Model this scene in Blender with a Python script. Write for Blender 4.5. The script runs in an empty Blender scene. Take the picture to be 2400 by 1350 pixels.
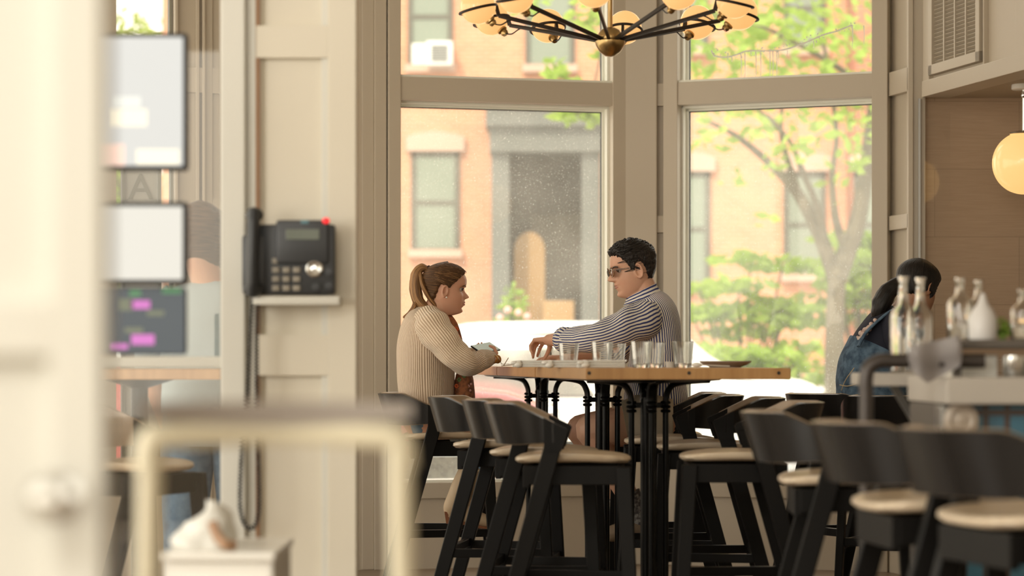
import bpy, bmesh, math, random
from mathutils import Vector, Matrix, noise
R = math.radians
PI = math.pi
scene = bpy.context.scene
COL = scene.collection
random.seed(7)

# ---------------------------------------------------------------- camera, light, exposure
EYE = 1.09
FPX = 5667.0                       # 85 mm on a 36 mm wide frame of 2400 px
HOR = 848.0                        # horizon row
cd = bpy.data.cameras.new('camera'); cam = bpy.data.objects.new('camera', cd); COL.objects.link(cam)
cam.location = (0, 0, EYE); cam.rotation_euler = (R(90), 0, 0)
cd.lens = 85; cd.sensor_width = 36; cd.shift_y = (HOR - 675) / 2400.0
cd.clip_start = .05; cd.clip_end = 300
cd.dof.use_dof = True; cd.dof.focus_distance = 10.85; cd.dof.aperture_fstop = 2.3
scene.camera = cam

world = bpy.data.worlds.new('world'); scene.world = world; world.use_nodes = True
wn = world.node_tree.nodes; wl = world.node_tree.links
bg = wn['Background']
tc = wn.new('ShaderNodeTexCoord'); sx = wn.new('ShaderNodeSeparateXYZ'); rp = wn.new('ShaderNodeValToRGB')
wl.new(tc.outputs['Generated'], sx.inputs[0]); wl.new(sx.outputs['Z'], rp.inputs[0]); wl.new(rp.outputs[0], bg.inputs[0])
rp.color_ramp.elements[0].color = (1.0, .89, .71, 1); rp.color_ramp.elements[1].color = (.86, .88, .84, 1)
rp.color_ramp.elements[0].position = .0; rp.color_ramp.elements[1].position = .8
bg.inputs[1].default_value = 1.95
sl = bpy.data.lights.new('sun', 'SUN'); sl.energy = 3.1; sl.angle = R(2); sl.color = (1, .90, .66)
sun = bpy.data.objects.new('sun', sl); COL.objects.link(sun)
sun.rotation_euler = (R(42), 0, R(-28))      # high, from behind the camera and its left, falls on the street
al = bpy.data.lights.new('foreground_fill', 'AREA'); al.shape = 'RECTANGLE'; al.size = 2.6; al.size_y = .5; al.energy = 58; al.color = (1, .97, .90)
alo = bpy.data.objects.new('foreground_fill', al); COL.objects.link(alo); alo.location = (-1.6, -.9, 3.9); alo.rotation_euler = (R(52), 0, 0)   # added fill behind the camera, brightens the foreground, no fixture
wl_ = bpy.data.lights.new('side_fill_light', 'AREA'); wl_.shape = 'RECTANGLE'; wl_.size = 2.4; wl_.size_y = 2.2; wl_.energy = 92; wl_.color = (1, .97, .90)
wlo = bpy.data.objects.new('side_fill_light', wl_); COL.objects.link(wlo); wlo.location = (-3.95, 1.7, 2.0); wlo.rotation_euler = (R(90), 0, R(-62))   # added area light standing in for daylight through the left shopfront
scene.view_settings.view_transform = 'Standard'; scene.view_settings.look = 'None'
scene.view_settings.gamma = 1; scene.view_settings.exposure = .5
scene.view_settings.use_curve_mapping = False
scene.cycles.max_bounces = 10; scene.cycles.transparent_max_bounces = 24
scene.cycles.transmission_bounces = 8; scene.cycles.caustics_refractive = False; scene.cycles.caustics_reflective = False

def P(px, py, D):
    return Vector(((px - 1200) * D / FPX, D, EYE - (py - HOR) * D / FPX))

# ---------------------------------------------------------------- materials
MATS = {}
def nd(nt, typ, **kw):
    n = nt.nodes.new(typ)
    for k, v in kw.items(): setattr(n, k, v)
    return n
def mat(name, col, rough=.5, metal=0, spec=.5, var=None, bump=None, emit=None, estr=1, trans=0, sheen=0, coat=0, stretch=(1,1,1), coords='Object', alpha=None):
    m = bpy.data.materials.new(name); m.use_nodes = True; nt = m.node_tree; b = nt.nodes['Principled BSDF']
    c = (*col, 1)
    b.inputs['Base Color'].default_value = c; b.inputs['Roughness'].default_value = rough
    b.inputs['Metallic'].default_value = metal; b.inputs['Specular IOR Level'].default_value = spec
    if trans: b.inputs['Transmission Weight'].default_value = trans; b.inputs['IOR'].default_value = 1.45
    if sheen: b.inputs['Sheen Weight'].default_value = sheen
    if coat: b.inputs['Coat Weight'].default_value = coat; b.inputs['Coat Roughness'].default_value = .15
    if emit: b.inputs['Emission Color'].default_value = (*emit, 1); b.inputs['Emission Strength'].default_value = estr
    if var or bump:
        t = nd(nt, 'ShaderNodeTexCoord'); mp = nd(nt, 'ShaderNodeMapping'); mp.inputs['Scale'].default_value = stretch
        nt.links.new(t.outputs[coords], mp.inputs[0])
    if var:                                   # (scale, second colour[, contrast])
        n = nd(nt, 'ShaderNodeTexNoise'); n.inputs['Scale'].default_value = var[0]; n.inputs['Detail'].default_value = 5
        nt.links.new(mp.outputs[0], n.inputs[0])
        r = nd(nt, 'ShaderNodeValToRGB'); k = var[2] if len(var) > 2 else .15
        r.color_ramp.elements[0].position = .5 - k; r.color_ramp.elements[1].position = .5 + k
        r.color_ramp.elements[0].color = c; r.color_ramp.elements[1].color = (*var[1], 1)
        nt.links.new(n.outputs[0], r.inputs[0]); nt.links.new(r.outputs[0], b.inputs['Base Color'])
    if bump:                                  # (scale, strength)
        n = nd(nt, 'ShaderNodeTexNoise'); n.inputs['Scale'].default_value = bump[0]; n.inputs['Detail'].default_value = 4
        nt.links.new(mp.outputs[0], n.inputs[0])
        bp = nd(nt, 'ShaderNodeBump'); bp.inputs['Strength'].default_value = bump[1]; bp.inputs['Distance'].default_value = .01
        nt.links.new(n.outputs[0], bp.inputs['Height']); nt.links.new(bp.outputs[0], b.inputs['Normal'])
    MATS[name] = m
    return m
def stripe_mat(name, ca, cb, per, duty=.5, soft=.12, rough=.8, bump=.3, bend=0.0, sheen=0):
    """stripes that follow the u of the cloth; per = period in metres"""
    m = mat(name, ca, rough, sheen=sheen); nt = m.node_tree; b = nt.nodes['Principled BSDF']
    uv = nd(nt, 'ShaderNodeUVMap'); s = nd(nt, 'ShaderNodeSeparateXYZ'); nt.links.new(uv.outputs[0], s.inputs[0])
    src = s.outputs[0]
    if bend:
        tcn = nd(nt, 'ShaderNodeTexCoord'); no = nd(nt, 'ShaderNodeTexNoise'); no.inputs['Scale'].default_value = 14; no.inputs['Detail'].default_value = 2
        nt.links.new(tcn.outputs['Object'], no.inputs[0])
        mm = nd(nt, 'ShaderNodeMath', operation='MULTIPLY_ADD'); mm.inputs[1].default_value = bend; nt.links.new(no.outputs[0], mm.inputs[0]); nt.links.new(src, mm.inputs[2]); src = mm.outputs[0]
    mu = nd(nt, 'ShaderNodeMath', operation='MULTIPLY'); mu.inputs[1].default_value = 2 * PI / per; nt.links.new(src, mu.inputs[0])
    si = nd(nt, 'ShaderNodeMath', operation='SINE'); nt.links.new(mu.outputs[0], si.inputs[0])
    ma = nd(nt, 'ShaderNodeMath', operation='MULTIPLY_ADD'); ma.inputs[1].default_value = .5; ma.inputs[2].default_value = .5; nt.links.new(si.outputs[0], ma.inputs[0])
    r = nd(nt, 'ShaderNodeValToRGB'); r.color_ramp.elements[0].position = max(0, duty - soft); r.color_ramp.elements[1].position = min(1, duty + soft)
    r.color_ramp.elements[0].color = (*ca, 1); r.color_ramp.elements[1].color = (*cb, 1)
    nt.links.new(ma.outputs[0], r.inputs[0]); nt.links.new(r.outputs[0], b.inputs['Base Color'])
    if bump:
        bp = nd(nt, 'ShaderNodeBump'); bp.inputs['Strength'].default_value = bump; bp.inputs['Distance'].default_value = .004
        nt.links.new(ma.outputs[0], bp.inputs['Height']); nt.links.new(bp.outputs[0], b.inputs['Normal'])
    return m
def glass_pane_mat(name, haze=.12, spot=.5, tint=(1, 1, 1), hcol=(.9, .9, .8), gloss=.05):
    m = bpy.data.materials.new(name); m.use_nodes = True; nt = m.node_tree; nt.nodes.clear()
    o = nd(nt, 'ShaderNodeOutputMaterial'); tr = nd(nt, 'ShaderNodeBsdfTransparent'); tr.inputs[0].default_value = (*tint, 1)
    gl = nd(nt, 'ShaderNodeBsdfGlossy'); gl.inputs['Roughness'].default_value = .02
    m1 = nd(nt, 'ShaderNodeMixShader'); m1.inputs[0].default_value = gloss
    nt.links.new(tr.outputs[0], m1.inputs[1]); nt.links.new(gl.outputs[0], m1.inputs[2])
    tl = nd(nt, 'ShaderNodeBsdfTranslucent'); tl.inputs[0].default_value = (*hcol, 1)
    m2 = nd(nt, 'ShaderNodeMixShader')
    t = nd(nt, 'ShaderNodeTexCoord')
    n = nd(nt, 'ShaderNodeTexNoise'); n.inputs['Scale'].default_value = 190; n.inputs['Detail'].default_value = 3; nt.links.new(t.outputs['Object'], n.inputs[0])
    n2 = nd(nt, 'ShaderNodeTexNoise'); n2.inputs['Scale'].default_value = 2.2; n2.inputs['Detail'].default_value = 4; nt.links.new(t.outputs['Object'], n2.inputs[0])
    r = nd(nt, 'ShaderNodeValToRGB'); r.color_ramp.elements[0].position = .60; r.color_ramp.elements[1].position = .80
    r.color_ramp.elements[0].color = (0, 0, 0, 1); r.color_ramp.elements[1].color = (spot, spot, spot, 1)
    nt.links.new(n.outputs[0], r.inputs[0])
    a = nd(nt, 'ShaderNodeMath', operation='MULTIPLY'); a.inputs[1].default_value = haze * 2; nt.links.new(n2.outputs[0], a.inputs[0])
    b = nd(nt, 'ShaderNodeMath', operation='ADD', use_clamp=True); nt.links.new(a.outputs[0], b.inputs[0]); nt.links.new(r.outputs[0], b.inputs[1])
    nt.links.new(b.outputs[0], m2.inputs[0]); nt.links.new(m1.outputs[0], m2.inputs[1]); nt.links.new(tl.outputs[0], m2.inputs[2])
    nt.links.new(m2.outputs[0], o.inputs[0]); MATS[name] = m
    return m

# ---------------------------------------------------------------- mesh builder
OFF = {}
def frame_mat(c, x, y, z):
    m = Matrix((x, y, z)).transposed().to_4x4(); m.translation = c; return m
class MB:
    def __init__(s):
        s.bm = bmesh.new(); s.uv = s.bm.loops.layers.uv.new('UVMap')
    def _bev(s, vs, bevel, seg=2):
        if bevel > 0:
            es = {e for v in vs for e in v.link_edges}
            bmesh.ops.bevel(s.bm, geom=list(es), offset=bevel, segments=seg, profile=.6, affect='EDGES')
    def box(s, c, size, rot=None, bevel=0, seg=2):
        M = Matrix.Translation(Vector(c)) @ (rot.to_4x4() if rot is not None else Matrix()) @ Matrix.Diagonal((*size, 1))
        r = bmesh.ops.create_cube(s.bm, size=1, matrix=M); s._bev(r['verts'], bevel, seg); return s
    def bb(s, x0, x1, y0, y1, z0, z1, bevel=0):
        return s.box(((x0+x1)/2, (y0+y1)/2, (z0+z1)/2), (abs(x1-x0), abs(y1-y0), abs(z1-z0)), None, bevel)
    def fb(s, F, u0, u1, n0, n1, z0, z1, bevel=0):
        c = F.at((u0+u1)/2, (n0+n1)/2, (z0+z1)/2)
        return s.box(c, (abs(u1-u0), abs(n1-n0), abs(z1-z0)), F.rot, bevel)
    def bar(s, a, b, w, h, up=(0, 0, 1), bevel=0):
        a = Vector(a); b = Vector(b); x = (b-a); L = x.length; x.normalize(); y = Vector(up).cross(x)
        if y.length < 1e-5: y = Vector((0, 1, 0)).cross(x)
        y.normalize(); z = x.cross(y)
        return s.box((a+b)/2, (L, w, h), Matrix((x, y, z)).transposed(), bevel)
    def grid(s, pts, closed=True, capa=True, capb=True, U=None, V=None):
        nr = len(pts); nc = len(pts[0]); vv = [[s.bm.verts.new(p) for p in row] for row in pts]
        for i in range(nr-1):
            for j in range(nc if closed else nc-1):
                k = (j+1) % nc
                try: f = s.bm.faces.new((vv[i][j], vv[i][k], vv[i+1][k], vv[i+1][j]))
                except ValueError: continue
                if U:
                    u0, u1 = U[j], U[j+1]
                    for l, (a, b) in zip(f.loops, ((u0, V[i]), (u1, V[i]), (u1, V[i+1]), (u0, V[i+1]))): l[s.uv].uv = (a, b)
        if closed:
            for flag, row, rev in ((capa, vv[0], True), (capb, vv[-1], False)):
                if flag:
                    try: f = s.bm.faces.new(row[::-1] if rev else row)
                    except ValueError: pass
        return s
    def tube(s, pts, r, n=8, flat=None, side=None):
        pts = [Vector(p) for p in pts]; rr = r if isinstance(r, (list, tuple)) else [r]*len(pts)
        rows = []; prev = None
        for i, p in enumerate(pts):
            t = (pts[min(i+1, len(pts)-1)] - pts[max(i-1, 0)])
            if t.length < 1e-7: t = Vector((0, 0, 1))
            t.normalize()
            a = prev - t*prev.dot(t) if prev is not None else (Vector(side) if side is not None else (Vector((0, 0, 1)) if abs(t.z) < .9 else Vector((1, 0, 0))))
            a = a - t*a.dot(t); a.normalize(); prev = a; b = t.cross(a); fl = flat or 1
            rows.append([p + rr[i]*(a*math.cos(2*PI*k/n) + b*fl*math.sin(2*PI*k/n)) for k in range(n)])
        return s.grid(rows)
    def cap(s, a, b, ra, rb, n=12):
        """closed tapered capsule"""
        a = Vector(a); b = Vector(b); d = b-a; L = d.length; t = d.normalized() if L > 1e-6 else Vector((0, 0, 1))
        u = t.orthogonal().normalized(); w = t.cross(u); rows = []
        for k in range(1, 4):
            an = PI/2*k/4+.02; rows.append((a - t*ra*math.cos(an), ra*math.sin(an)))
        rows.append((a, ra)); rows.append((b, rb))
        for k in (3, 2, 1):
            an = PI/2*k/4+.02; rows.append((b + t*rb*math.cos(an), rb*math.sin(an)))
        return s.grid([[c + r*(u*math.cos(2*PI*j/n)+w*math.sin(2*PI*j/n)) for j in range(n)] for c, r in rows])
    def chain(s, pts, rs, n=12):
        for i in range(len(pts)-1): s.cap(pts[i], pts[i+1], rs[i], rs[i+1], n)
        return s
    def ball(s, c, r, M=None, u=16, v=10):
        r = (r, r, r) if not hasattr(r, '__len__') else r
        T = Matrix.Translation(Vector(c)) @ (M.to_4x4() if M is not None else Matrix()) @ Matrix.Diagonal((*r, 1))
        bmesh.ops.create_uvsphere(s.bm, u_segments=u, v_segments=v, radius=1, matrix=T); return s
    def lathe(s, prof, c=(0, 0, 0), n=24, M=None, close=False):
        c = Vector(c); M = M or Matrix.Identity(3)
        rows = [[c + M @ Vector((max(r, 1e-4)*math.cos(2*PI*k/n), max(r, 1e-4)*math.sin(2*PI*k/n), z)) for k in range(n)] for r, z in prof]
        if close: rows.append(rows[0]); return s.grid(rows, capa=False, capb=False)
        return s.grid(rows)
    def prism(s, poly, c, x, y, z, depth):
        """poly in (x,y) frame extruded by depth along z, centred"""
        c = Vector(c); x = Vector(x); y = Vector(y); z = Vector(z)
        a = [s.bm.verts.new(c + x*p[0] + y*p[1] - z*depth/2) for p in poly]; b = [s.bm.verts.new(c + x*p[0] + y*p[1] + z*depth/2) for p in poly]
        s.bm.faces.new(a[::-1]); s.bm.faces.new(b); n = len(poly)
        for i in range(n): s.bm.faces.new((a[i], a[(i+1) % n], b[(i+1) % n], b[i]))
        return s
    def build(s, name, m, parent=None, smooth=True, local=False, kind=None, base=None, angle=40):
        bm = s.bm
        bmesh.ops.recalc_face_normals(bm, faces=bm.faces)
        off = Vector((0, 0, 0))
        if parent is not None: off = OFF.get(parent.name, off)
        elif not local and kind != 'structure':
            if base is not None: off = Vector(base)
            else:
                xs = [v.co for v in bm.verts]
                off = Vector(((min(p.x for p in xs)+max(p.x for p in xs))/2, (min(p.y for p in xs)+max(p.y for p in xs))/2, min(p.z for p in xs)))
        if off.length: bmesh.ops.translate(bm, verts=bm.verts, vec=-off)
        me = bpy.data.meshes.new(name); bm.to_mesh(me); bm.free()
        o = bpy.data.objects.new(name, me); COL.objects.link(o)
        if smooth:
            me.polygons.foreach_set('use_smooth', [True]*len(me.polygons))
            try: me.set_sharp_from_angle(angle=R(angle))
            except Exception: pass
        if m is not None: me.materials.append(MATS[m] if isinstance(m, str) else m)
        if parent is not None: o.parent = parent; OFF[o.name] = off
        else: o.location = off; OFF[o.name] = off
        if kind: o['kind'] = kind
        return o
def thing(name, label, cat, loc=(0, 0, 0), rz=0, group=None, world=True):
    o = bpy.data.objects.new(name, None); COL.objects.link(o); o.location = loc; o.rotation_euler = (0, 0, rz); o.empty_display_size = .05
    o['label'] = label; o['category'] = cat
    if group: o['group'] = group
    OFF[o.name] = Vector(loc) if world else Vector((0, 0, 0))
    return o
def tag(o, label, cat, group=None):
    o['label'] = label; o['category'] = cat
    if group: o['group'] = group
    return o
def copy_tree(o, parent=None):
    c = o.copy(); COL.objects.link(c); c.parent = parent
    for ch in list(o.children): copy_tree(ch, c)
    return c
def struct(name, mb, m, parent=None, smooth=False):
    return mb.build(name, m, parent, smooth=smooth, kind='structure')
class Frame:
    """vertical wall frame from A to B (plan), n = outward (away from the room)"""
    def __init__(s, A, B):
        s.A = Vector((A[0], A[1], 0)); d = Vector((B[0]-A[0], B[1]-A[1], 0)); s.L = d.length; s.d = d.normalized(); s.n = Vector((-s.d.y, s.d.x, 0))
        s.rot = Matrix((s.d, s.n, Vector((0, 0, 1)))).transposed()
    def at(s, u, n, z): return s.A + s.d*u + s.n*n + Vector((0, 0, z))
    def u(s, px):
        k = (px-1200)/FPX; return (k*s.A.y - s.A.x)/(s.d.x - k*s.d.y)
    def z(s, px, py): p = s.at(s.u(px), 0, 0); return EYE - (py-HOR)*p.y/FPX
def XD(px, D): return ((px-1200)*D/FPX, D)
def cr(p0, p1, p2, p3, t):
    return .5*((2*p1)+(p2-p0)*t+(2*p0-5*p1+4*p2-p3)*t*t+(3*p1-p0-3*p2+p3)*t*t*t)
def smooth_path(pts, k=6):
    pts = [Vector(p) for p in pts]; out = []
    for i in range(len(pts)-1):
        a = pts[max(i-1, 0)]; b = pts[i]; c = pts[i+1]; d = pts[min(i+2, len(pts)-1)]
        for j in range(k): out.append(cr(a, b, c, d, j/k))
    out.append(pts[-1]); return out
def text_mesh(body, size, m, parent, M, name='lettering', ext=.001):
    c = bpy.data.curves.new(name, 'FONT'); c.body = body; c.size = size; c.extrude = ext; c.align_x = 'CENTER'; c.align_y = 'CENTER'
    t = bpy.data.objects.new(name+'_c', c); COL.objects.link(t); bpy.context.view_layer.update()
    me = bpy.data.meshes.new_from_object(t.evaluated_get(bpy.context.evaluated_depsgraph_get())); bpy.data.objects.remove(t)
    me.transform(M); off = OFF.get(parent.name, Vector((0, 0, 0))); me.transform(Matrix.Translation(-off))
    o = bpy.data.objects.new(name, me); COL.objects.link(o); me.materials.clear(); me.materials.append(MATS[m]); o.parent = parent; return o
# ---------------------------------------------------------------- shared materials
mat('paint', (.55, .485, .39), .45, var=(1.5, (.52, .455, .36), .3), bump=(40, .03))
mat('paint_fore', (.67, .66, .60), .4, var=(2, (.64, .63, .57), .3))
mat('paint_panel', (.72, .67, .56), .5, var=(2, (.69, .64, .53), .3))
mat('sash_white', (.85, .85, .76), .4)
mat('dark_gasket', (.05, .05, .045), .6)
mat('shade_handle_brown', (.36, .21, .12), .5)
mat('floorboards', (.22, .16, .11), .4, var=(3, (.30, .22, .15), .3), stretch=(1, 8, 1))
mat('ceiling', (.70, .66, .58), .8, bump=(30, .03))
mat('outside_ground', (.62, .60, .55), .9, var=(.8, (.52, .50, .46), .3))
mat('asphalt', (.30, .30, .29), .9, var=(2, (.36, .36, .35), .3))
mat('grasscloth', (.50, .37, .26), .8, var=(4, (.44, .32, .22), .25), bump=(6, .25), stretch=(2, 2, 60))
mat('black_wood', (.0055, .005, .0048), .42, spec=.14, var=(3, (.010, .009, .008), .3), stretch=(2, 2, .4))
mat('black_veneer', (.007, .006, .0055), .27, spec=.30, var=(3, (.016, .014, .013), .3), stretch=(2, 2, .4))
mat('black_wood_inner', (.40, .30, .21), .42, coat=.2, var=(3, (.32, .24, .16), .3), stretch=(2, 2, 8))
mat('pale_wood', (.74, .62, .46), .42, coat=.15, var=(5, (.64, .51, .36), .2), stretch=(1, 12, 1))
mat('iron', (.004, .004, .004), .30, spec=.22, bump=(60, .05))
mat('table_wood', (.60, .35, .145), .35, coat=.3, var=(2.5, (.44, .23, .085), .22), stretch=(14, 1, 1))
mat('brass', (.52, .36, .16), .28, metal=1, var=(3, (.40, .27, .12), .3))
mat('dark_bronze', (.035, .028, .022), .4, metal=.6)
mat('white_ceramic', (.82, .80, .74), .25)
mat('taupe_ceramic', (.42, .35, .28), .35)
mat('linen', (.72, .71, .66), .85, bump=(120, .2))
mat('chrome', (.7, .7, .68), .15, metal=1)
mat('steel_dark', (.30, .29, .27), .35, metal=.8)
def thin_glass(name, edge=.55):
    m = bpy.data.materials.new(name); m.use_nodes = True; nt = m.node_tree; nt.nodes.clear(); o = nd(nt, 'ShaderNodeOutputMaterial')
    tr = nd(nt, 'ShaderNodeBsdfTransparent'); tr.inputs[0].default_value = (.985, .985, .97, 1); gl = nd(nt, 'ShaderNodeBsdfGlossy'); gl.inputs['Roughness'].default_value = .03
    lw = nd(nt, 'ShaderNodeLayerWeight'); lw.inputs[0].default_value = edge; mu = nd(nt, 'ShaderNodeMath', operation='MULTIPLY'); mu.inputs[1].default_value = .62
    nt.links.new(lw.outputs['Fresnel'], mu.inputs[0]); ad = nd(nt, 'ShaderNodeMath', operation='ADD'); ad.inputs[1].default_value = .06; nt.links.new(mu.outputs[0], ad.inputs[0]); mx = nd(nt, 'ShaderNodeMixShader'); nt.links.new(ad.outputs[0], mx.inputs[0]); nt.links.new(tr.outputs[0], mx.inputs[1]); nt.links.new(gl.outputs[0], mx.inputs[2])
    nt.links.new(mx.outputs[0], o.inputs[0]); MATS[name] = m
thin_glass('thin_glass', .35)
mat('clear_glass', (.97, .98, .97), .01, trans=1, spec=.5)
mat('black_plastic', (.015, .016, .018), .35)
mat('rubber', (.02, .02, .02), .7)
def globe_material(name, col, s):
    m = mat(name, (.30, .24, .16), .18, emit=col, estr=s); return m
globe_material('lamp_globe', (1.0, .50, .17), .70)
globe_material('pendant_globe', (1.0, .57, .20), .72)
glass_pane_mat('window_glass_low', .155, .55, hcol=(.95, .95, .85), gloss=.06)
glass_pane_mat('window_glass_high', .09, .25, hcol=(.95, .95, .85), gloss=.05)
glass_pane_mat('partition_glass', .02, 0, gloss=.12)
glass_pane_mat('clean_glass', .0, 0, gloss=.10)

# ---------------------------------------------------------------- the room shell
ZT = 4.1
f = MB().bb(-4.2, 5.2, -3.2, 13.6, -.1, 0); struct('floor', f, 'floorboards')
f = MB().bb(-4.2, 5.2, -3.2, 13.6, ZT, ZT+.15); struct('ceiling', f, 'ceiling')
f = MB().bb(5.0, 5.15, -3.2, 13.4, 0, ZT); struct('wall_right', f, 'paint')
# shopfront glazing behind the camera and along the left: daylight enters there
f = MB().bb(-4.2, 5.0, -3.2, -3.05, 0, .7).bb(-4.2, 5.0, -3.2, -3.05, 3.3, ZT).bb(2.8, 5.0, -3.2, -3.05, .7, 3.3).bb(-1.2, -1.0, -3.2, -3.05, .7, 3.3); struct('wall_front', f, 'paint')
f = MB().bb(-4.2, -4.05, -3.2, 12.4, 0, .45).bb(-4.2, -4.05, -3.2, 12.4, 3.3, ZT).bb(-4.2, -4.05, 12.1, 12.4, .6, 3.3)
for yy in (-3.1, .2, 3.0, 5.8, 8.8): f.bb(-4.2, -4.05, yy, yy+.15, .6, 3.3)
struct('wall_left', f, 'paint')

TR0, TR1, SILL, TOP = 2.466, 2.588, .455, 3.85     # transom rail, sill, window head
def bay_window(F, a, b, n, casings, wallname, glass_px=None):
    """wall pieces, window frame and two panes between pixel columns a..b on wall frame F"""
    ua, ub = F.u(a), F.u(b)
    w = MB()
    w.fb(F, ua, ub, 0, .16, 0, SILL-.085).fb(F, ua, ub, 0, .16, TOP, ZT)
    for (c0, c1, n0, bev) in casings: w.fb(F, F.u(c0), F.u(c1), n0, .16, 0, ZT, bev)
    w.fb(F, ua, ub, -.02, .16, SILL-.085, SILL, .004)                  # apron rail under the sill
    w.fb(F, ua-.002, ub+.002, -.012, .16, TR0, TR1, .004)              # transom rail
    struct(wallname, w, 'paint')
    fr = thing('window_%d' % n, 'x', 'window', F.at((ua+ub)/2, .1, SILL)); del fr['label'], fr['category']; fr['kind'] = 'structure'
    s = MB(); t = .012
    for z0, z1 in ((SILL, TR0), (TR1, TOP)):
        s.fb(F, ua, ua+t, .05, .158, z0, z1).fb(F, ub-t, ub, .05, .158, z0, z1).fb(F, ua, ub, .05, .158, z1-t, z1).fb(F, ua, ub, .0, .158, z0, z0+t)
        for q, e in ((ua+t, ua+t+.012), (ub-t-.012, ub-t)): s.fb(F, q, e, .10, .14, z0+t, z1-t)
        s.fb(F, ua+t, ub-t, .10, .14, z1-t-.012, z1-t)
    struct('window_frame', s, 'sash_white', fr)
    g = MB()
    for z0, z1 in ((SILL, TR0), (TR1, TOP)):
        for q in (ua+t+.012, ub-t-.015): g.fb(F, q, q+.003, .112, .13, z0+t, z1-t)
        g.fb(F, ua+t, ub-t, .112, .13, z1-t-.016, z1-t-.012)
    struct('gasket', g, 'dark_gasket', fr)
    for mm, z0, z1 in (('window_glass_low', SILL, TR0), ('window_glass_high', TR1, TOP)):
        p = MB(); e = t+.013; q0 = F.at(ua+e, .12, z0+t); q1 = F.at(ub-e, .12, z0+t); h = z1-z0-2*t-.012
        vs = [p.bm.verts.new(v) for v in (q0, q1, q1+Vector((0, 0, h)), q0+Vector((0, 0, h)))]; p.bm.faces.new(vs)
        o = p.build('glass_pane', mm, fr, smooth=False); o['kind'] = 'structure'
    return fr
F1 = Frame(XD(850, 12.647), XD(1465, 13.02))
F2 = Frame(XD(1557, 13.0), XD(2082, 12.53))
bay_window(F1, 938, 1434, 1, ((850, 878, .015, .004), (878, 906, .0, .003), (909, 938, -.02, .004), (1434, 1465.5, -.02, .004)), 'wall_back_left')
bay_window(F2, 1590, 2045, 2, ((1557, 1590, -.02, .004), (2045, 2082, -.02, .004)), 'wall_back_right')
# the pier between the two windows, with a sunk strip and cross rails
F3 = Frame(XD(1465, 13.02), XD(1557, 13.0))
w = MB().fb(F3, 0, F3.L, .03, .16, 0, ZT).fb(F3, 0, F3.u(1540), -.02, .05, 0, ZT, .006)
for z0, z1 in ((0, .37), (TR0, TR1), (1.785, 1.877), (1.05, 1.13)): w.fb(F3, F3.u(1539), F3.L, -.0, .05, z0, z1, .003)
struct('trim_1', w, 'paint')
# the panelled pilaster right of the windows
F4 = Frame(XD(2082, 12.53), XD(2128, 12.28)); F5 = Frame(XD(2128, 12.28), XD(2169, 12.27))
w = MB().fb(F4, -.12, F4.L, .035, .16, 0, ZT).fb(F4, F4.L-.012, F4.L+.004, -.0, .06, 0, ZT)
for z0, z1 in ((0, .3), (TR0, TR1), (1.77, 1.845), (1.02, 1.08)): w.fb(F4, 0, F4.L, .0, .05, z0, z1, .003)
w.fb(F5, .001, F5.u(2140), -.012, .14, 0, ZT, .003).fb(F5, F5.u(2140), F5.L, .0, .14, 0, ZT, .002)
struct('trim_2', w, 'paint')
w = MB().fb(F5, F5.u(2152), F5.u(2157), -.02, -.001, 0, 2.425)
struct('trim_3', w, 'steel_dark')
# soffit box over the bar with louvre grille, niche under it
FB = Frame((2.078, 12.2), (2.078+.268*3.4, 12.2-1.12*3.4))
w = MB().fb(FB, 0, FB.L, .025, .14, 2.43, ZT).fb(FB, 0, FB.L, -.012, .14, 2.425, 2.505, .004)
for a, b in ((2163, 2177), (2303, 2306), (2380, 2410)): w.fb(FB, FB.u(a), FB.u(b), .0, .05, 2.5, ZT, .003)
w.fb(FB, 0, FB.L, .0, .05, 3.1, 3.2)
struct('trim_4', w, 'paint')
w = MB(); zc = 2.432
vs = [w.bm.verts.new(v) for v in ((FB.at(0, .02, zc)), (FB.at(FB.L, .02, zc)), Vector((5.0, FB.at(FB.L, 0, 0).y, zc)), Vector((5.0, 12.3, zc)), Vector((2.08, 12.3, zc)))]
f_ = w.bm.faces.new(vs); r_ = bmesh.ops.extrude_face_region(w.bm, geom=[f_]); bmesh.ops.translate(w.bm, verts=[v for v in r_['geom'] if isinstance(v, bmesh.types.BMVert)], vec=(0, 0, .05))
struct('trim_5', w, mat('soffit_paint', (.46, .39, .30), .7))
# grasscloth in sheets with fine seams
gm = MATS['grasscloth']; nt = gm.node_tree; bs = nt.nodes['Principled BSDF']; lk = bs.inputs['Base Color'].links[0].from_socket
t_ = nd(nt, 'ShaderNodeTexCoord'); mp_ = nd(nt, 'ShaderNodeMapping'); mp_.inputs['Rotation'].default_value = (R(90), 0, 0)
nt.links.new(t_.outputs['Object'], mp_.inputs[0]); bk = nd(nt, 'ShaderNodeTexBrick'); nt.links.new(mp_.outputs[0], bk.inputs[0])
bk.inputs['Scale'].default_value = 1; bk.inputs['Mortar Size'].default_value = .0016; bk.inputs['Brick Width'].default_value = .86; bk.inputs['Row Height'].default_value = .345
bk.inputs['Color1'].default_value = (1, 1, 1, 1); bk.inputs['Color2'].default_value = (.93, .93, .93, 1); bk.inputs['Mortar'].default_value = (.7, .7, .7, 1)
mx = nd(nt, 'ShaderNodeMix', data_type='RGBA', blend_type='MULTIPLY'); mx.inputs[0].default_value = 1
nt.links.new(lk, mx.inputs[6]); nt.links.new(bk.outputs[0], mx.inputs[7]); nt.links.new(mx.outputs[2], bs.inputs['Base Color'])
w = MB().bb(2.1, 5.0, 12.30, 12.4, 0, 2.44); struct('wall_back_niche', w, 'grasscloth')
w = MB(); y = 12.22
vs = [w.bm.verts.new(v) for v in ((2.083, y, .02), (2.215, y, .02), (2.215, y, 2.42), (2.083, y, 2.42))]; w.bm.faces.new(vs)
struct('window_4', w, 'clean_glass')
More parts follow.
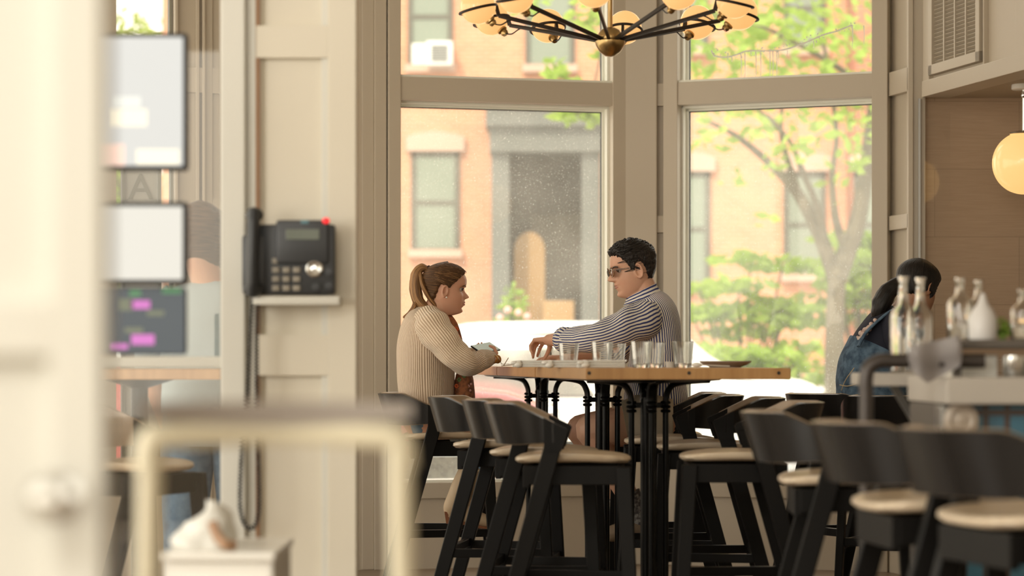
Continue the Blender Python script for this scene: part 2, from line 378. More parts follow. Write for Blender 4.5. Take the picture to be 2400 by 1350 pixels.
# grille
g = thing('air_grille', 'cream louvred air return grille on the soffit above the bar', 'vent', FB.at(FB.u(2240), 0, 2.52))
ua, ub = FB.u(2180), FB.u(2300); z0, z1 = 2.525, 3.08
m_ = MB(); m_.fb(FB, ua, ua+.045, -.012, .03, z0, z1, .003).fb(FB, ub-.045, ub, -.012, .03, z0, z1, .003).fb(FB, ua, ub, -.012, .03, z0, z0+.05, .003).fb(FB, ua, ub, -.012, .03, z1-.05, z1, .003)
m_.build('frame', 'paint', g, smooth=False)
m_ = MB(); n = 23
for i in range(n):
    z = z0+.06+(z1-z0-.12)*i/(n-1); c = FB.at((ua+ub)/2, .012, z)
    m_.box(c, (ub-ua-.08, .024, .003), FB.rot @ Matrix.Rotation(R(-32), 3, 'X'))
m_.build('louvres', 'paint', g, smooth=False)
m_ = MB()
for i in (1, 2, 3): u = ua+.045+(ub-ua-.09)*i/4; m_.fb(FB, u-.006, u+.006, -.004, .02, z0+.04, z1-.04)
m_.build('divider_bars', 'paint', g, smooth=False)
MB().fb(FB, ua+.03, ub-.03, .02, .026, z0+.02, z1-.02).build('backing', mat('vent_back', (.07, .065, .055), .8, var=(20, (.14, .13, .11), .1)), g, smooth=False)

# left part of the back wall, seen through the partition glass, with a lettered window
F0 = Frame(XD(120, 12.2), XD(850, 12.647))
ua, ub = F0.u(272), F0.u(409)
w = MB().fb(F0, 0, ua, 0, .16, 0, ZT).fb(F0, ub, F0.L, .02, .16, 0, ZT).fb(F0, ua, ub, 0, .16, 0, .46).fb(F0, ua, ub, 0, .16, ZT-.2, ZT).fb(F0, ua, ub, -.012, .12, 2.52, 2.6)
for a, b, n0 in ((409, 416, -.02), (458, 466, -.02), (473, 479, -.03), (479, 498, .0)): w.fb(F0, F0.u(a), F0.u(b), n0, .05, 0, ZT, .003)
w.fb(F0, F0.u(409), F0.u(480), -.01, .04, 2.47, 2.6, .003)
for z0, z1 in ((1.83, 1.93), (2.47, 2.6)): w.fb(F0, F0.u(498), F0.u(530), 0.0, .05, z0, z1)
for a in (560, 620, 700, 780): w.fb(F0, F0.u(a), F0.u(a+14), 0, .05, 0, ZT, .003)
struct('wall_back_far_left', w, 'paint')
fr = thing('window_3', 'x', 'window', F0.at((ua+ub)/2, .1, .46)); del fr['label'], fr['category']; fr['kind'] = 'structure'
s = MB()
for a in (290, 375, 404): s.fb(F0, F0.u(a), F0.u(a+7), .06, .13, .46, 2.52)
s.fb(F0, F0.u(401), F0.u(407), .06, .13, 2.6, ZT-.2)
struct('mullion', s, 'trim_grey' if 'trim_grey' in MATS else mat('trim_grey', (.22, .22, .18), .6), fr)
s = MB().fb(F0, F0.u(298), F0.u(374), .09, .096, .46, 2.2); fp = struct('frosted_panel', s, mat('frosted', (.50, .50, .46), .5, emit=(.8, .8, .7), estr=.0, var=(6, (.42, .42, .38), .2)), fr)
text_mesh('A', .19, 'trim_grey', fp, Matrix.Translation(F0.at(F0.u(335), .084, F0.z(335, 438))) @ F0.rot.to_4x4() @ Matrix.Rotation(R(90), 4, 'X'), 'lettering', .0015)
p = MB(); q0 = F0.at(ua, .12, .46); q1 = F0.at(ub, .12, .46); h = ZT-.66
vs = [p.bm.verts.new(v) for v in (q0, q1, q1+Vector((0, 0, h)), q0+Vector((0, 0, h)))]; p.bm.faces.new(vs)
o = p.build('glass_pane', 'window_glass_high', fr, smooth=False); o['kind'] = 'structure'

# dried water marks on the upper right pane
ws = MB(); q_ = [(1652, 118), (1660, 130), (1685, 134), (1712, 128), (1738, 119), (1790, 119), (1830, 115), (1880, 97), (1915, 82), (1950, 72), (1985, 58)]
def onp(x, y): u = F2.u(x); p = F2.at(u, .112, 0); p.z = EYE-(y-HOR)*p.y/FPX; return p
q2 = smooth_path([onp(x, y) for x, y in q_], 5); ws.tube(q2, [.0030+.0022*abs(math.sin(i*1.7)) for i in range(len(q2))], 5)
r5 = random.Random(5)
for x, y0, y1 in ((1690, 130, 142), (1722, 126, 186), (1731, 124, 186), (1757, 120, 184), (1768, 121, 186), (1790, 120, 182), (1797, 120, 180), (1806, 118, 184), (1810, 120, 150), (1831, 118, 128), (1700, 132, 145), (1745, 121, 132), (1893, 96, 112), (1985, 60, 110), (2012, 60, 104)):
    ws.tube([onp(x, y0), onp(x+1, (y0+y1)/2), onp(x, y1)], [.0034, .0022, .0012], 5)
for i in range(70): x = r5.uniform(1655, 1990); k = (x-1655)/335; ws.ball(onp(x, 128-70*k*k+r5.gauss(0, 6)), r5.uniform(.002, .005), None, 6, 4)
o = ws.build('water_marks', mat('lime_mark', (.8, .8, .72), .8), bpy.data.objects['window_2']); o['kind'] = 'structure'

# ---------------------------------------------------------------- chandelier
cd_ = 9.6; cx = (1430-1200)*cd_/FPX; ctr = Vector((cx, cd_, 0)); hz = EYE+(848-99)*cd_/FPX
ch = thing('chandelier', 'bronze and brass chandelier with ten glowing amber glass globes', 'chandelier', (cx, cd_, hz-.06))
MB().lathe([(0, -.058), (.02, -.055), (.042, -.038), (.056, -.015), (.060, 0), (.060, .004), (0, .004)], (cx, cd_, hz), 32).build('hub_bowl', 'brass', ch)
MB().lathe([(0, .004), (.045, .004), (.05, .014), (.048, .032), (.038, .048), (.018, .058), (.0, .06)], (cx, cd_, hz), 32).build('hub_dome', 'brass', ch)
MB().tube([(cx, cd_, hz+.05), (cx, cd_, ZT)], .0095, 16).lathe([(0, 0), (.06, 0), (.06, -.02), (0, -.025)], (cx, cd_, ZT)).build('rod', 'brass', ch)
RG, gz = .53, EYE+826*cd_/FPX
for k in range(10):
    a = R(9+36*k); d = Vector((math.cos(a), math.sin(a), 0)); side = Vector((-d.y, d.x, 0))
    g0 = Vector((cx, cd_, gz)) + d*RG; rg = .0705
    A0 = Vector((cx, cd_, hz+.008)) + d*.045; A1 = Vector((cx, cd_, gz-.035)) + d*(RG-rg-.012)
    ar = MB().bar(A0, A1, .011, .016, bevel=.002).build('arm', 'dark_bronze', ch)
    hp = []; up = Vector((0, 0, 1))                     # hoop that cradles the globe
    for i in range(37):
        t = 2*PI*i/36; hp.append(g0 + (d*math.cos(t) + side*math.sin(t))*(rg+.001) + up*(-.012 + .018*math.cos(t)*-1))
    MB().tube(hp, .0058, 8).bar(A1, g0 - d*(rg+.001) + up*.006, .011, .014).build('hoop', 'dark_bronze', ar)
    gl = MB().ball(g0, rg, u=32, v=20).build('globe', 'lamp_globe', ch)
    sd = (-d*.55 + side*.0 - up*.6).normalized()
    q = sd.orthogonal().normalized(); M3 = Matrix((q, sd.cross(q), sd)).transposed()
    MB().lathe([(0, 0), (.02, 0), (.021, .008), (.014, .014), (.016, .02), (.012, .03), (0, .03)], g0+sd*(rg-.004), 16, M3).build('socket', 'brass', gl)
    c0 = g0+sd*(rg+.02); MB().tube(smooth_path([c0, c0-d*.03-up*.004, c0-d*.06+up*.012, A0.lerp(A1, .82)+up*.008], 5), .0028, 6).build('wire', 'black_plastic', gl)

def pendant(x, y, zc, r, label, grp=None, zt=2.432):
    t = thing('pendant_lamp', label, 'lamp', (x, y, zc-r), group=grp)
    MB().ball((x, y, zc), r, u=40, v=28).build('globe', 'pendant_globe', t)
    MB().lathe([(0, 0), (.058, 0), (.060, -.006), (.060, -.022), (.055, -.026), (0, -.026)], (x, y, zt), 32).build('canopy', 'white_ceramic', t)
    MB().lathe([(.0, r-.010), (.06, r-.016), (.072, r-.012), (.068, r-.004), (.02, r+.006), (0, r+.006)], (x, y, zc), 32).build('cap', 'chrome', t)
    MB().tube([(x, y, zc+r), (x, y, zt-.02)], .009, 12).ball((x, y, zt-.05), (.014, .014, .02)).build('stem', 'chrome', t)
pendant(2.77, 7.9, 2.32, .152, 'round glowing pendant lamp over the bar, seen only as a reflection at the niche edge', zt=ZT)
pp = P(2400, 382, 11.7)
pendant(pp.x, 11.7, pp.z, .152, 'round glowing glass pendant lamp hanging in the niche at right')
# ================================================================ the street
SZ = -.15
f = MB().bb(-40, 40, 13.4, 90, SZ-.2, SZ-.02); struct('trim_6', f, 'asphalt')
f = MB().bb(-14, 14, 13.22, 15.2, SZ-.02, SZ+.05); struct('trim_7', f, 'outside_ground')
f = MB().bb(-30, 30, 38, 43.9, SZ-.02, SZ+.12); struct('trim_8', f, 'outside_ground')
def brick_mat(name, c1, c2, mortar):
    m = mat(name, c1, .9); nt = m.node_tree; b = nt.nodes['Principled BSDF']
    t = nd(nt, 'ShaderNodeTexCoord'); mp = nd(nt, 'ShaderNodeMapping'); mp.inputs['Rotation'].default_value = (R(90), 0, 0); nt.links.new(t.outputs['Object'], mp.inputs[0])
    k = nd(nt, 'ShaderNodeTexBrick'); nt.links.new(mp.outputs[0], k.inputs[0]); k.inputs['Scale'].default_value = 1
    k.inputs['Brick Width'].default_value = .22; k.inputs['Row Height'].default_value = .075; k.inputs['Mortar Size'].default_value = .006
    for q, c in (('Color1', c1), ('Color2', c2), ('Mortar', mortar)): k.inputs[q].default_value = (*c, 1)
    nt.links.new(k.outputs[0], b.inputs['Base Color'])
brick_mat('peach_brick', (.60, .27, .15), (.52, .22, .12), (.55, .42, .32))
brick_mat('red_brick', (.42, .15, .09), (.36, .13, .08), (.40, .28, .2))
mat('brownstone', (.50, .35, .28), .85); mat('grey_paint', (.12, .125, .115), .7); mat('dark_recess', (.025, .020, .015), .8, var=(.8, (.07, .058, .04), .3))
mat('pane_out', (.20, .235, .19), .35); mat('frame_out', (.10, .095, .075), .6); mat('door_wood', (.34, .20, .08), .5)
mat('white_metal', (.75, .75, .72), .35, coat=.5); mat('red_metal', (.55, .09, .07), .35, coat=.5); mat('car_glass', (.70, .72, .70), .08, metal=.75); mat('bark', (.11, .09, .06), .9, var=(4, (.17, .14, .10), .2), stretch=(1, 1, .3))
mat('leaf_a', (.20, .36, .04), .6, var=(1.2, (.34, .48, .07), .2)); mat('leaf_b', (.44, .58, .10), .6, var=(1.2, (.24, .38, .05), .25)); mat('petal', (.85, .45, .42), .7); mat('light_metal', (.72, .72, .70), .5)
for nm in ('leaf_a', 'leaf_b'):
    m_ = MATS[nm]; nt = m_.node_tree; bs = nt.nodes['Principled BSDF']; ou = nt.nodes['Material Output']
    tl = nd(nt, 'ShaderNodeBsdfTranslucent'); mx = nd(nt, 'ShaderNodeMixShader'); mx.inputs[0].default_value = .4
    nt.links.new(bs.inputs['Base Color'].links[0].from_socket, tl.inputs[0]); nt.links.new(bs.outputs[0], mx.inputs[1]); nt.links.new(tl.outputs[0], mx.inputs[2]); nt.links.new(mx.outputs[0], ou.inputs[0])

BD = 44.0
def R4(x0, x1, y0, y1, D=BD): a = P(x0, y0, D); b = P(x1, y1, D); return a.x, b.x, b.z, a.z
def house(name, label, x0, x1, brick, top, wins, D):
    t = thing(name, label, 'building', ((x0+x1)/2, D+2, SZ))
    w = MB().bb(x0, x1, D, D+6, SZ, top)
    for i in range(1, int(top/3.1)): pass
    w.build('facade', brick, t, smooth=False)
    MB().bb(x0-.1, x1+.1, D-.45, D+.1, top-.5, top+.2).build('cornice', 'grey_paint', t, smooth=False)
    for (a, b, c, d_, sty) in wins:
        xa, xb, za, zb = R4(a, b, c, d_, D)
        wd = MB(); e = .07
        wd.bb(xa-e, xa+e*.3, D-.06, D+.02, za-e, zb+e).bb(xb-e*.3, xb+e, D-.06, D+.02, za-e, zb+e).bb(xa-e, xb+e, D-.06, D+.02, zb, zb+e*1.8).bb(xa, xb, D-.055, D+.02, (za+zb)/2-.04, (za+zb)/2+.04)
        wo = wd.build('window', 'frame_out', t, smooth=False)
        MB().bb(xa, xb, D-.035, D+.01, za, zb).build('pane', 'pane_out', wo, smooth=False)
        MB().bb(xa-.12, xb+.12, D-.16, D+.02, za-.16, za-.02).build('sill', 'brownstone', wo, smooth=False)
        if sty:
            n = 12; poly = [(xa-.16, zb+.1), (xb+.16, zb+.1)] + [(xb+.16-(xb-xa+.32)*i/n, zb+.36+.10*math.sin(PI*i/n)) for i in range(n+1)]
            MB().prism(poly, (0, D-.05, 0), (1, 0, 0), (0, 0, 1), (0, 1, 0), .14).build('lintel', 'brownstone', wo, smooth=False)
    return t
hx0, hx1 = P(380, 0, BD).x, P(1985, 0, BD).x
H = house('brick_house', 'peach brick row house with dark entrance seen through both windows', hx0, hx1, 'peach_brick', 13,
      [(965, 1052, -70, 150, 1), (973, 1068, 368, 583, 1), (1240, 1338, -60, 150, 1), (1560, 1655, 415, 660, 1), (1845, 1925, 415, 640, 1), (1845, 1925, -70, 110, 1), (1560, 1650, -70, 110, 1),
       (560, 650, 368, 583, 1), (560, 650, -70, 150, 1), (760, 850, 368, 583, 1)], BD)
house('red_house', 'darker red brick house right of the street tree', hx1+.02, hx1+9, 'red_brick', 12, [(2010, 2060, 415, 640, 1), (2180, 2270, 300, 500, 1)], BD-.9)
# portico
po = []
D = BD-.5
def pbox(x0, x1, y0, y1, d0, d1):
    a, b, c, d_ = R4(x0, x1, y0, y1, D); return (a, b, d0, d1, c, d_)
zf = SZ+.1
a, b, c, d_ = R4(1152, 1404, 262, 780, D)
p_ = MB()
p_.bb(a, a+.32, D-.3, BD, zf, d_).bb(b-.32, b, D-.3, BD, zf, d_)
p_.build('portico_column', 'grey_paint', H, smooth=False)
q = MB(); q.bb(a-.1, b+.1, D-.55, BD, d_-.30, d_+.02).bb(a-.03, b+.03, D-.42, BD, d_-.75, d_-.30); q.build('portico_cornice', 'grey_paint', H, smooth=False)
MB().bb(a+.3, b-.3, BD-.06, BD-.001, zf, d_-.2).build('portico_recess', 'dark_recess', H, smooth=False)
x0, x1, z0, z1 = R4(1205, 1278, 560, 760, D); n = 10
poly = [(x0, zf), (x1, zf), (x1, z1-.2)] + [((x0+x1)/2+(x1-x0)/2*math.cos(PI*i/n), z1-.2+.35*math.sin(PI*i/n)) for i in range(n+1)]
dr = MB().prism(poly, (0, BD-.10, 0), (1, 0, 0), (0, 0, 1), (0, 1, 0), .08).build('entrance_door', 'door_wood', H, smooth=False)
MB().ball((x1-.12, BD-.16, zf+1.05), .04).build('door_knob', 'brass', dr)
x0, x1, z0, z1 = R4(1272, 1345, 705, 742, D); MB().bb(x0, x1, D-.2, D+.2, zf, z1, .02).build('entrance_step', 'door_wood', H, smooth=False)
# window air conditioner
x0, x1, z0, z1 = R4(966, 1062, 104, 160); ac = thing('air_conditioner', 'white window air conditioner under the upper left sash', 'air conditioner', ((x0+x1)/2, BD-.3, z0))
MB().bb(x0+.28, x1, BD-.5, BD, z0, z1, .02).build('housing', 'light_metal', ac); MB().bb(x0, x0+.27, BD-.12, BD, z0, z1).build('side_panel', 'light_metal', ac)
g = MB()
for i in range(7): g.bb(x0+.36, x1-.08, BD-.52, BD-.495, z0+.07+i*.045, z0+.09+i*.045)
g.build('grille', 'grey_paint', ac, smooth=False)

def leaves(mb, c, rad, n, size, rnd, flat=0):
    c = Vector(c)
    for i in range(n):
        while True:
            q = Vector((rnd.uniform(-1, 1), rnd.uniform(-1, 1), rnd.uniform(-1, 1)))
            if q.length < 1: break
        p = c + Vector((q.x*rad[0], q.y*rad[1], q.z*rad[2])); s = size*rnd.uniform(.6, 1.3)
        u = Vector((rnd.gauss(0, 1), rnd.gauss(0, 1), rnd.gauss(0, .5))).normalized(); v = u.orthogonal().normalized(); v = (v*math.cos(rnd.uniform(0, 6)) + u.cross(v)*.6); v.normalize()
        vs = [mb.bm.verts.new(x) for x in (p-u*s, p-v*s*.45+u*.1*s, p+u*s, p+v*s*.45)]; mb.bm.faces.new(vs)
rnd = random.Random(3)
# street tree
TD = 29.0
tr = thing('street_tree', 'forked street tree with young green leaves outside the right window', 'tree', P(1955, 1100, TD).xyz if False else (P(1955, 0, TD).x, TD, SZ))
def pth(l): return smooth_path([P(x, y, d) for x, y, d in l], 5)
tk = MB(); b0 = P(1960, 0, TD); base = Vector((b0.x-.03, TD, SZ))
main = smooth_path([base, P(1955, 860, TD), P(1958, 740, TD), P(1962, 640, TD)], 5)
tk.tube(main, [.125-.02*i/(len(main)-1) for i in range(len(main))], 10)
br = MB()
for l, r0, r1 in (([(1960, 660, 29), (1925, 560, 29), (1880, 470, 29), (1850, 430, 29.1), (1790, 370, 29.3), (1720, 315, 29.5), (1660, 285, 29.6)], .10, .02),
                  ([(1962, 650, 29), (1985, 590, 29), (2010, 520, 28.9), (2030, 400, 28.8), (2045, 280, 28.6), (2060, 120, 28.5), (2050, -60, 28.4)], .13, .05),
                  ([(1935, 590, 29), (1920, 500, 28.8), (1880, 400, 28.6), (1850, 330, 28.5), (1800, 270, 28.4)], .06, .015),
                  ([(1880, 470, 29), (1850, 390, 28.8), (1830, 300, 28.7), (1840, 200, 28.6)], .05, .015),
                  ([(1985, 590, 29), (1960, 520, 29.2), (1950, 420, 29.4), (1960, 300, 29.5), (1930, 100, 29.6)], .06, .02),
                  ([(2045, 240, 28.6), (1980, 170, 28.4), (1900, 120, 28.3), (1780, 60, 28.2), (1650, 30, 28.1)], .05, .01),
                  ([(1850, 330, 28.5), (1780, 260, 28.4), (1700, 240, 28.4), (1620, 245, 28.3)], .025, .01)):
    q = pth(l); br.tube(q, [r0+(r1-r0)*i/(len(q)-1) for i in range(len(q))], 8)
tk.build('trunk', 'bark', tr); br.build('branches', 'bark', tr)
lf = MB()
for (x, y, rx, n) in ((1640, 280, .5, 60), (1700, 300, .4, 40), (1760, 200, .9, 200), (1850, 140, 1.0, 320), (1950, 90, 1.1, 360), (1700, 100, .9, 260), (1630, 40, .8, 200), (1780, 20, .9, 260), (1900, -30, 1.0, 300), (2020, 0, .9, 240), (2060, 170, .7, 160),
                      (1880, 290, .6, 90), (1960, 330, .6, 110), (2020, 280, .6, 110), (1840, 330, .4, 50), (1645, 330, .3, 20), (1720, 420, .2, 12), (1780, 520, .2, 8), (1870, 380, .4, 30), (1980, 420, .4, 30), (2040, 360, .3, 40), (2000, 230, .5, 80), (1625, 170, .6, 120), (1560, 100, .6, 120)):
    leaves(lf, P(x, y, TD-.3+rnd.uniform(-.8, .8)), (rx, rx, rx*.75), int(n*.42), .10, rnd)
o = lf.build('foliage', 'leaf_b', tr, smooth=False)
# small sprays over the left window
lf = MB()
tw = thing('overhanging_branch', 'leafy branch tip hanging across the top of the left window', 'branch', P(1350, 285, 26))
MB().tube(pth([(1500, -90, 26), (1440, 10, 26), (1410, 120, 26), (1380, 240, 26), (1340, 275, 26)]), .012, 6).build('branch', 'bark', tw)
for (x, y, r_, n) in ((1330, 272, .16, 30), (1375, 262, .2, 44), (1400, 280, .14, 24), (1420, 60, .3, 60), (1440, 120, .25, 40), (1300, 165, .2, 30), (1330, 190, .15, 16), (1390, 20, .3, 50), (1250, 15, .25, 30)): leaves(lf, P(x, y, 26), (r_, r_, r_*.6), n, .09, rnd)
lf.build('foliage', 'leaf_b', tw, smooth=False)
# shrubs below the tree, in layers
for (cx_, cy_, w_, n, lab) in ((1745, 745, .72, 700, 'bright green layered shrub left of the street tree trunk'), (2035, 690, .62, 800, 'bright green shrub right of the street tree trunk'), (1860, 838, 1.7, 900, 'low green shrub row along the far pavement')):
    c0 = P(cx_, cy_, 31); yy_ = 31 if cy_ < 800 else 29.9; s_ = thing('shrub', lab, 'shrub', (c0.x, yy_, SZ)); lf = MB(); st = MB()
    for i in range(16):
        px_ = c0.x+rnd.uniform(-w_, w_); zz = c0.z+rnd.uniform(-.6, .75)
        if cy_ > 800: zz = c0.z+rnd.uniform(-.5, .15)
        leaves(lf, (px_, yy_+rnd.uniform(-.4, .4), zz), (.55, .4, .10), n//13, .125, rnd)
        st.tube(smooth_path([(c0.x, yy_, SZ), ((c0.x+px_)/2, yy_, (SZ+zz)/2+.1), (px_, yy_, zz)], 4), .014, 5)
    lf.build('foliage', 'leaf_b', s_, smooth=False); st.build('stems', 'bark', s_)
# flowers by the entrance
c0 = P(1205, 745, 30); fl = thing('flowering_plant', 'pink flowering plant in a pot across the street, left of the dark doorway', 'plant', (c0.x, 30, SZ))
MB().lathe([(0, 0), (.2, 0), (.28, .5), (.30, .5), (.30, .56), (0, .56)], (c0.x, 30, SZ)).build('pot', 'brownstone', fl)
lf = MB(); leaves(lf, (c0.x, 30, c0.z-.1), (.22, .2, .55), 240, .06, rnd); lf.build('foliage', 'leaf_a', fl, smooth=False)
lf = MB()
for x, y in ((1190, 727), (1215, 733), (1172, 745), (1200, 775), (1222, 765), (1235, 742), (1175, 790)): lf.ball(P(x, y, 29.8), .045, u=8, v=6)
lf.build('blossoms', 'petal', fl)
# trees at far left
t2 = thing('green_tree', 'green tree with sky above it seen through the far left window', 'tree', (P(290, 0, 48).x, 48, SZ))
MB().tube([(P(290, 0, 48).x, 48, SZ), (P(290, 0, 48).x, 48, 5)], .2, 8).build('trunk', 'bark', t2)
lf = MB()
for i in range(18): leaves(lf, P(rnd.uniform(180, 335), rnd.uniform(55, 800), 48), (.9, .8, .6), 150, .14, rnd)
lf.build('foliage', 'leaf_b', t2, smooth=False)

def car(name, label, x, y, L, H, kind, m, face=1):
    t = thing(name, label, 'car', (x, y, SZ), 0, world=False); W = 1.8
    if face < 0: t.rotation_euler = (0, 0, PI)
    hb = .35*H; 
    if kind == 'wagon': prof = [(-.5, .42), (-.5, .62), (-.48, .86), (-.42, .97), (-.30, 1.0), (.02, 1.0), (.12, .97), (.26, .70), (.44, .62), (.495, .52), (.5, .38), (.5, .2), (-.5, .2)]
    else: prof = [(-.5, .40), (-.49, .62), (-.46, .70), (-.34, .72), (-.20, .97), (-.1, 1.0), (.05, 1.0), (.12, .96), (.25, .70), (.42, .64), (.49, .54), (.5, .38), (.5, .2), (-.5, .2)]
    pr = smooth_path([(p[0]*L, 0, p[1]*H) for p in prof]+[(prof[0][0]*L, 0, prof[0][1]*H)], 3)[:-1]
    rows = []
    for k, wv in ((0, -.5), (1, -.47), (2, -.38), (3, .38), (4, .47), (5, .5)):
        row = []
        for p in pr:
            tum = max(0, (p.z/H-.66))*.55; s_ = {0: .94, 1: .985, 2: 1, 3: 1, 4: .985, 5: .94}[k]
            row.append(Vector((p.x*s_, wv*W*(1-tum), .2*H+(p.z-.2*H)*(s_ if p.z > .3*H else 1))))
        rows.append(row)
    MB().grid(rows).build('body', m, t, local=True, angle=60)
    g = MB()
    g.prism([(-.30*L, .68*H), (.20*L, .68*H), (.10*L, .93*H), (-.24*L, .93*H)], (0, 0, 0), (1, 0, 0), (0, 0, 1), (0, 1, 0), W*.93).build('side_window', 'car_glass', t, local=True, smooth=False)
    for wx in (-.31, .31):
        for sy in (-1, 1):
            w_ = MB().lathe([(0, -.1), (.30, -.1), (.33, -.06), (.33, .06), (.30, .1), (0, .1)], (wx*L, sy*(W/2-.12), .33), 24, Matrix.Rotation(R(90), 3, 'X')).build('wheel', 'rubber', t, local=True)
            MB().lathe([(0, -.11), (.2, -.11), (.2, .11), (0, .11)], (wx*L, sy*(W/2-.12), .33), 16, Matrix.Rotation(R(90), 3, 'X')).build('hubcap', 'chrome', w_, local=True)
    for sy in (-1, 1): MB().ball((.485*L, sy*W*.36, .55*H), (.06, .16, .07)).build('headlight', 'chrome', t, local=True)
    return t
car('car', 'white sunlit car parked outside behind the phone and reaching hand', P(1010, 0, 20).x, 20, 4.4, 1.44, 'wagon', 'white_metal', -1)
car('car', 'red car parked outside, its bonnet below the white car', P(1330, 0, 16).x-2.2, 16.4, 4.3, 1.62, 'sedan', 'red_metal', 1)
car('car', 'white car parked outside between the table end and woman in overalls', P(1825, 0, 17).x+2.25, 17, 4.5, 1.5, 'wagon', 'white_metal', -1)
car('car', 'pale silver car across the street in front of the dark doorway', P(1330, 0, 27).x+.6, 27, 4.4, 1.68, 'wagon', 'light_metal', 1)
# patio rail and planter just outside the left window
rl = thing('patio_rail', 'low black metal rail outside the left window', 'railing', (-.2, 14.4, SZ+.05))
r_ = MB().bar((-1.6, 14.4, .60), (1.4, 14.4, .60), .03, .03); r_.build('top_rail', 'iron', rl)
for i in range(13): MB().tube([(-1.55+.245*i, 14.4, SZ+.05), (-1.55+.245*i, 14.4, .6)], .009, 6).build('baluster', 'iron', rl)
MB().prism([(-1.3, .36), (-1.3, .50), (-.75, .56), (-.55, .56), (-.15, .56), (-.15, .40), (-.5, .40), (-.8, .36)], (0, 13.9, 0), (1, 0, 0), (0, 0, 1), (0, 1, 0), .35).bb(-1.2, -1.1, 13.8, 14.0, SZ+.05, .4).bb(-.35, -.25, 13.8, 14.0, SZ+.05, .42)
bn = MB().prism([(-1.3, .36), (-1.3, .48), (-.72, .55), (-.15, .55), (-.15, .42), (-.7, .42)], (0, 13.9, 0), (1, 0, 0), (0, 0, 1), (0, 1, 0), .35)
bt = thing('stone_bench', 'grey stone bench outside, below the left window sill', 'bench', (-.7, 13.9, SZ+.05))
bn.build('seat_slab', mat('bench_stone', (.42, .43, .40), .8, var=(30, (.3, .31, .29), .1)), bt, smooth=False)
for x in (-1.15, -.3): MB().bb(x-.06, x+.06, 13.78, 14.02, SZ+.05, .44).build('leg', 'bench_stone', bt, smooth=False)
# ================================================================ bar stools
def band_pt(t, z, out):
    """backrest: t -1..1 along the U, z height, out = outward offset"""
    th = t*R(86); e = 2.35; c = math.cos(th); s = math.sin(th)
    bx = -(.205)*abs(c)**(2/e); by = .232*abs(s)**(2/e)*(1 if s >= 0 else -1)
    n = Vector((-c/.205, s/.232, 0)).normalized()
    p = Vector((-.035+bx, by, z)) + n*out
    p.x -= (z-.80)*.30*abs(c)
    return p
def sm(a, b, x): x = max(0, min(1, (x-a)/(b-a))); return x*x*(3-2*x)
def band(z_in=0, z_out=.024, shrink=0):
    rows = []; N = 40
    for i in range(N+1):
        t = -1+2*i/N; at = abs(t)
        xx = band_pt(t, .80, 0).x; zt = .948-max(0, xx+.165)*.60-shrink; zb = .811+.008*sm(.5, 1, at)+shrink
        row = []
        for z, o in ((zb, z_in), (zb, z_out), ((zb+zt)/2, z_out), (zt, z_out), (zt+.003, (z_in+z_out)/2), (zt, z_in), ((zb+zt)/2, z_in)): row.append(band_pt(t, z, o))
        rows.append(row)
    return MB().grid(rows)
def make_stool():
    t = thing('bar_stool', 'x', 'stool', (0, 0, 0), world=False)
    b = band().build('backrest', 'black_veneer', t, local=True, angle=50)
    band(-.0035, .0085, -.0022).build('inner_veneer', 'black_wood_inner', b, local=True, angle=50)
    rows = []; N = 36                                            # saddle seat
    for zz, sc in ((-.024, .86), (-.021, .94), (-.012, .995), (-.004, .99), (.0, .955), (.0, .8), (-.004, .5), (-.005, .05)):
        row = []
        for i in range(N):
            a = 2*PI*i/N; e = 2.0/3.2; c = math.cos(a); s = math.sin(a)
            x = .20*sc*(abs(c)**e)*(1 if c > 0 else -1); y = .205*sc*(abs(s)**e)*(1 if s > 0 else -1)*(1-.06*c)
            row.append(Vector((x+.0, y, .768+zz+.010*(abs(y)/.2)**2*(1 if zz > -.01 else .5)+.004*math.cos(x*12))))
        rows.append(row)
    MB().grid(rows).build('seat', 'pale_wood', t, local=True, angle=60)
    ap = MB()
    ap.bar((-.15, .155, .705), (.165, .15, .705), .022, .065, bevel=.003).bar((-.15, -.155, .705), (.165, -.15, .705), .022, .065, bevel=.003)
    ap.bar((-.155, -.165, .700), (-.155, .165, .700), .022, .075, bevel=.003).bar((.165, -.15, .705), (.165, .15, .705), .022, .065, bevel=.003)
    ap.build('seat_frame', 'black_wood', t, local=True, smooth=False)
    def slab(p0, p1, w0, w1, th):
        x = Vector((1, 0, 0)); out = []
        for p, w in ((p0, w0), (p1, w1)):
            p = Vector(p); out.append([p+Vector((-w/2, -th/2, 0)), p+Vector((w/2, -th/2, 0)), p+Vector((w/2, th/2, 0)), p+Vector((-w/2, th/2, 0))])
        m = MB().grid(out); es = list(m.bm.edges); bmesh.ops.bevel(m.bm, geom=es, offset=.003, segments=1, affect='EDGES'); return m
    for s in (-1, 1):
        m = slab((-.285, s*.245, 0), (-.052, s*.232, .845), .052, .060, .032)
        m.prism([(-.092, .79), (-.034, .79), (-.012, .858), (-.018, .866), (-.060, .886), (-.092, .902)], (0, s*.239, 0), (1, 0, 0), (0, 0, 1), (0, 1, 0), .032)
        m.build('leg', 'black_wood', t, local=True, smooth=False)
        slab((.215, s*.205, 0), (.172, s*.165, .735), .040, .052, .036).build('leg', 'black_wood', t, local=True, smooth=False)
    MB().bar((-.185, -.242, .345), (-.185, .242, .345), .022, .034, bevel=.003).build('stretcher', 'black_wood', t, local=True, smooth=False)
    MB().bar((.197, -.19, .30), (.197, .19, .30), .022, .036, bevel=.003).build('footrest', 'black_wood', t, local=True, smooth=False)
    for s in (-1, 1): MB().bar((-.19, s*.24, .335), (.196, s*.188, .335), .022, .034, bevel=.003).build('side_stretcher', 'black_wood', t, local=True, smooth=False)
    return t
ST0 = make_stool(); ST_first = True
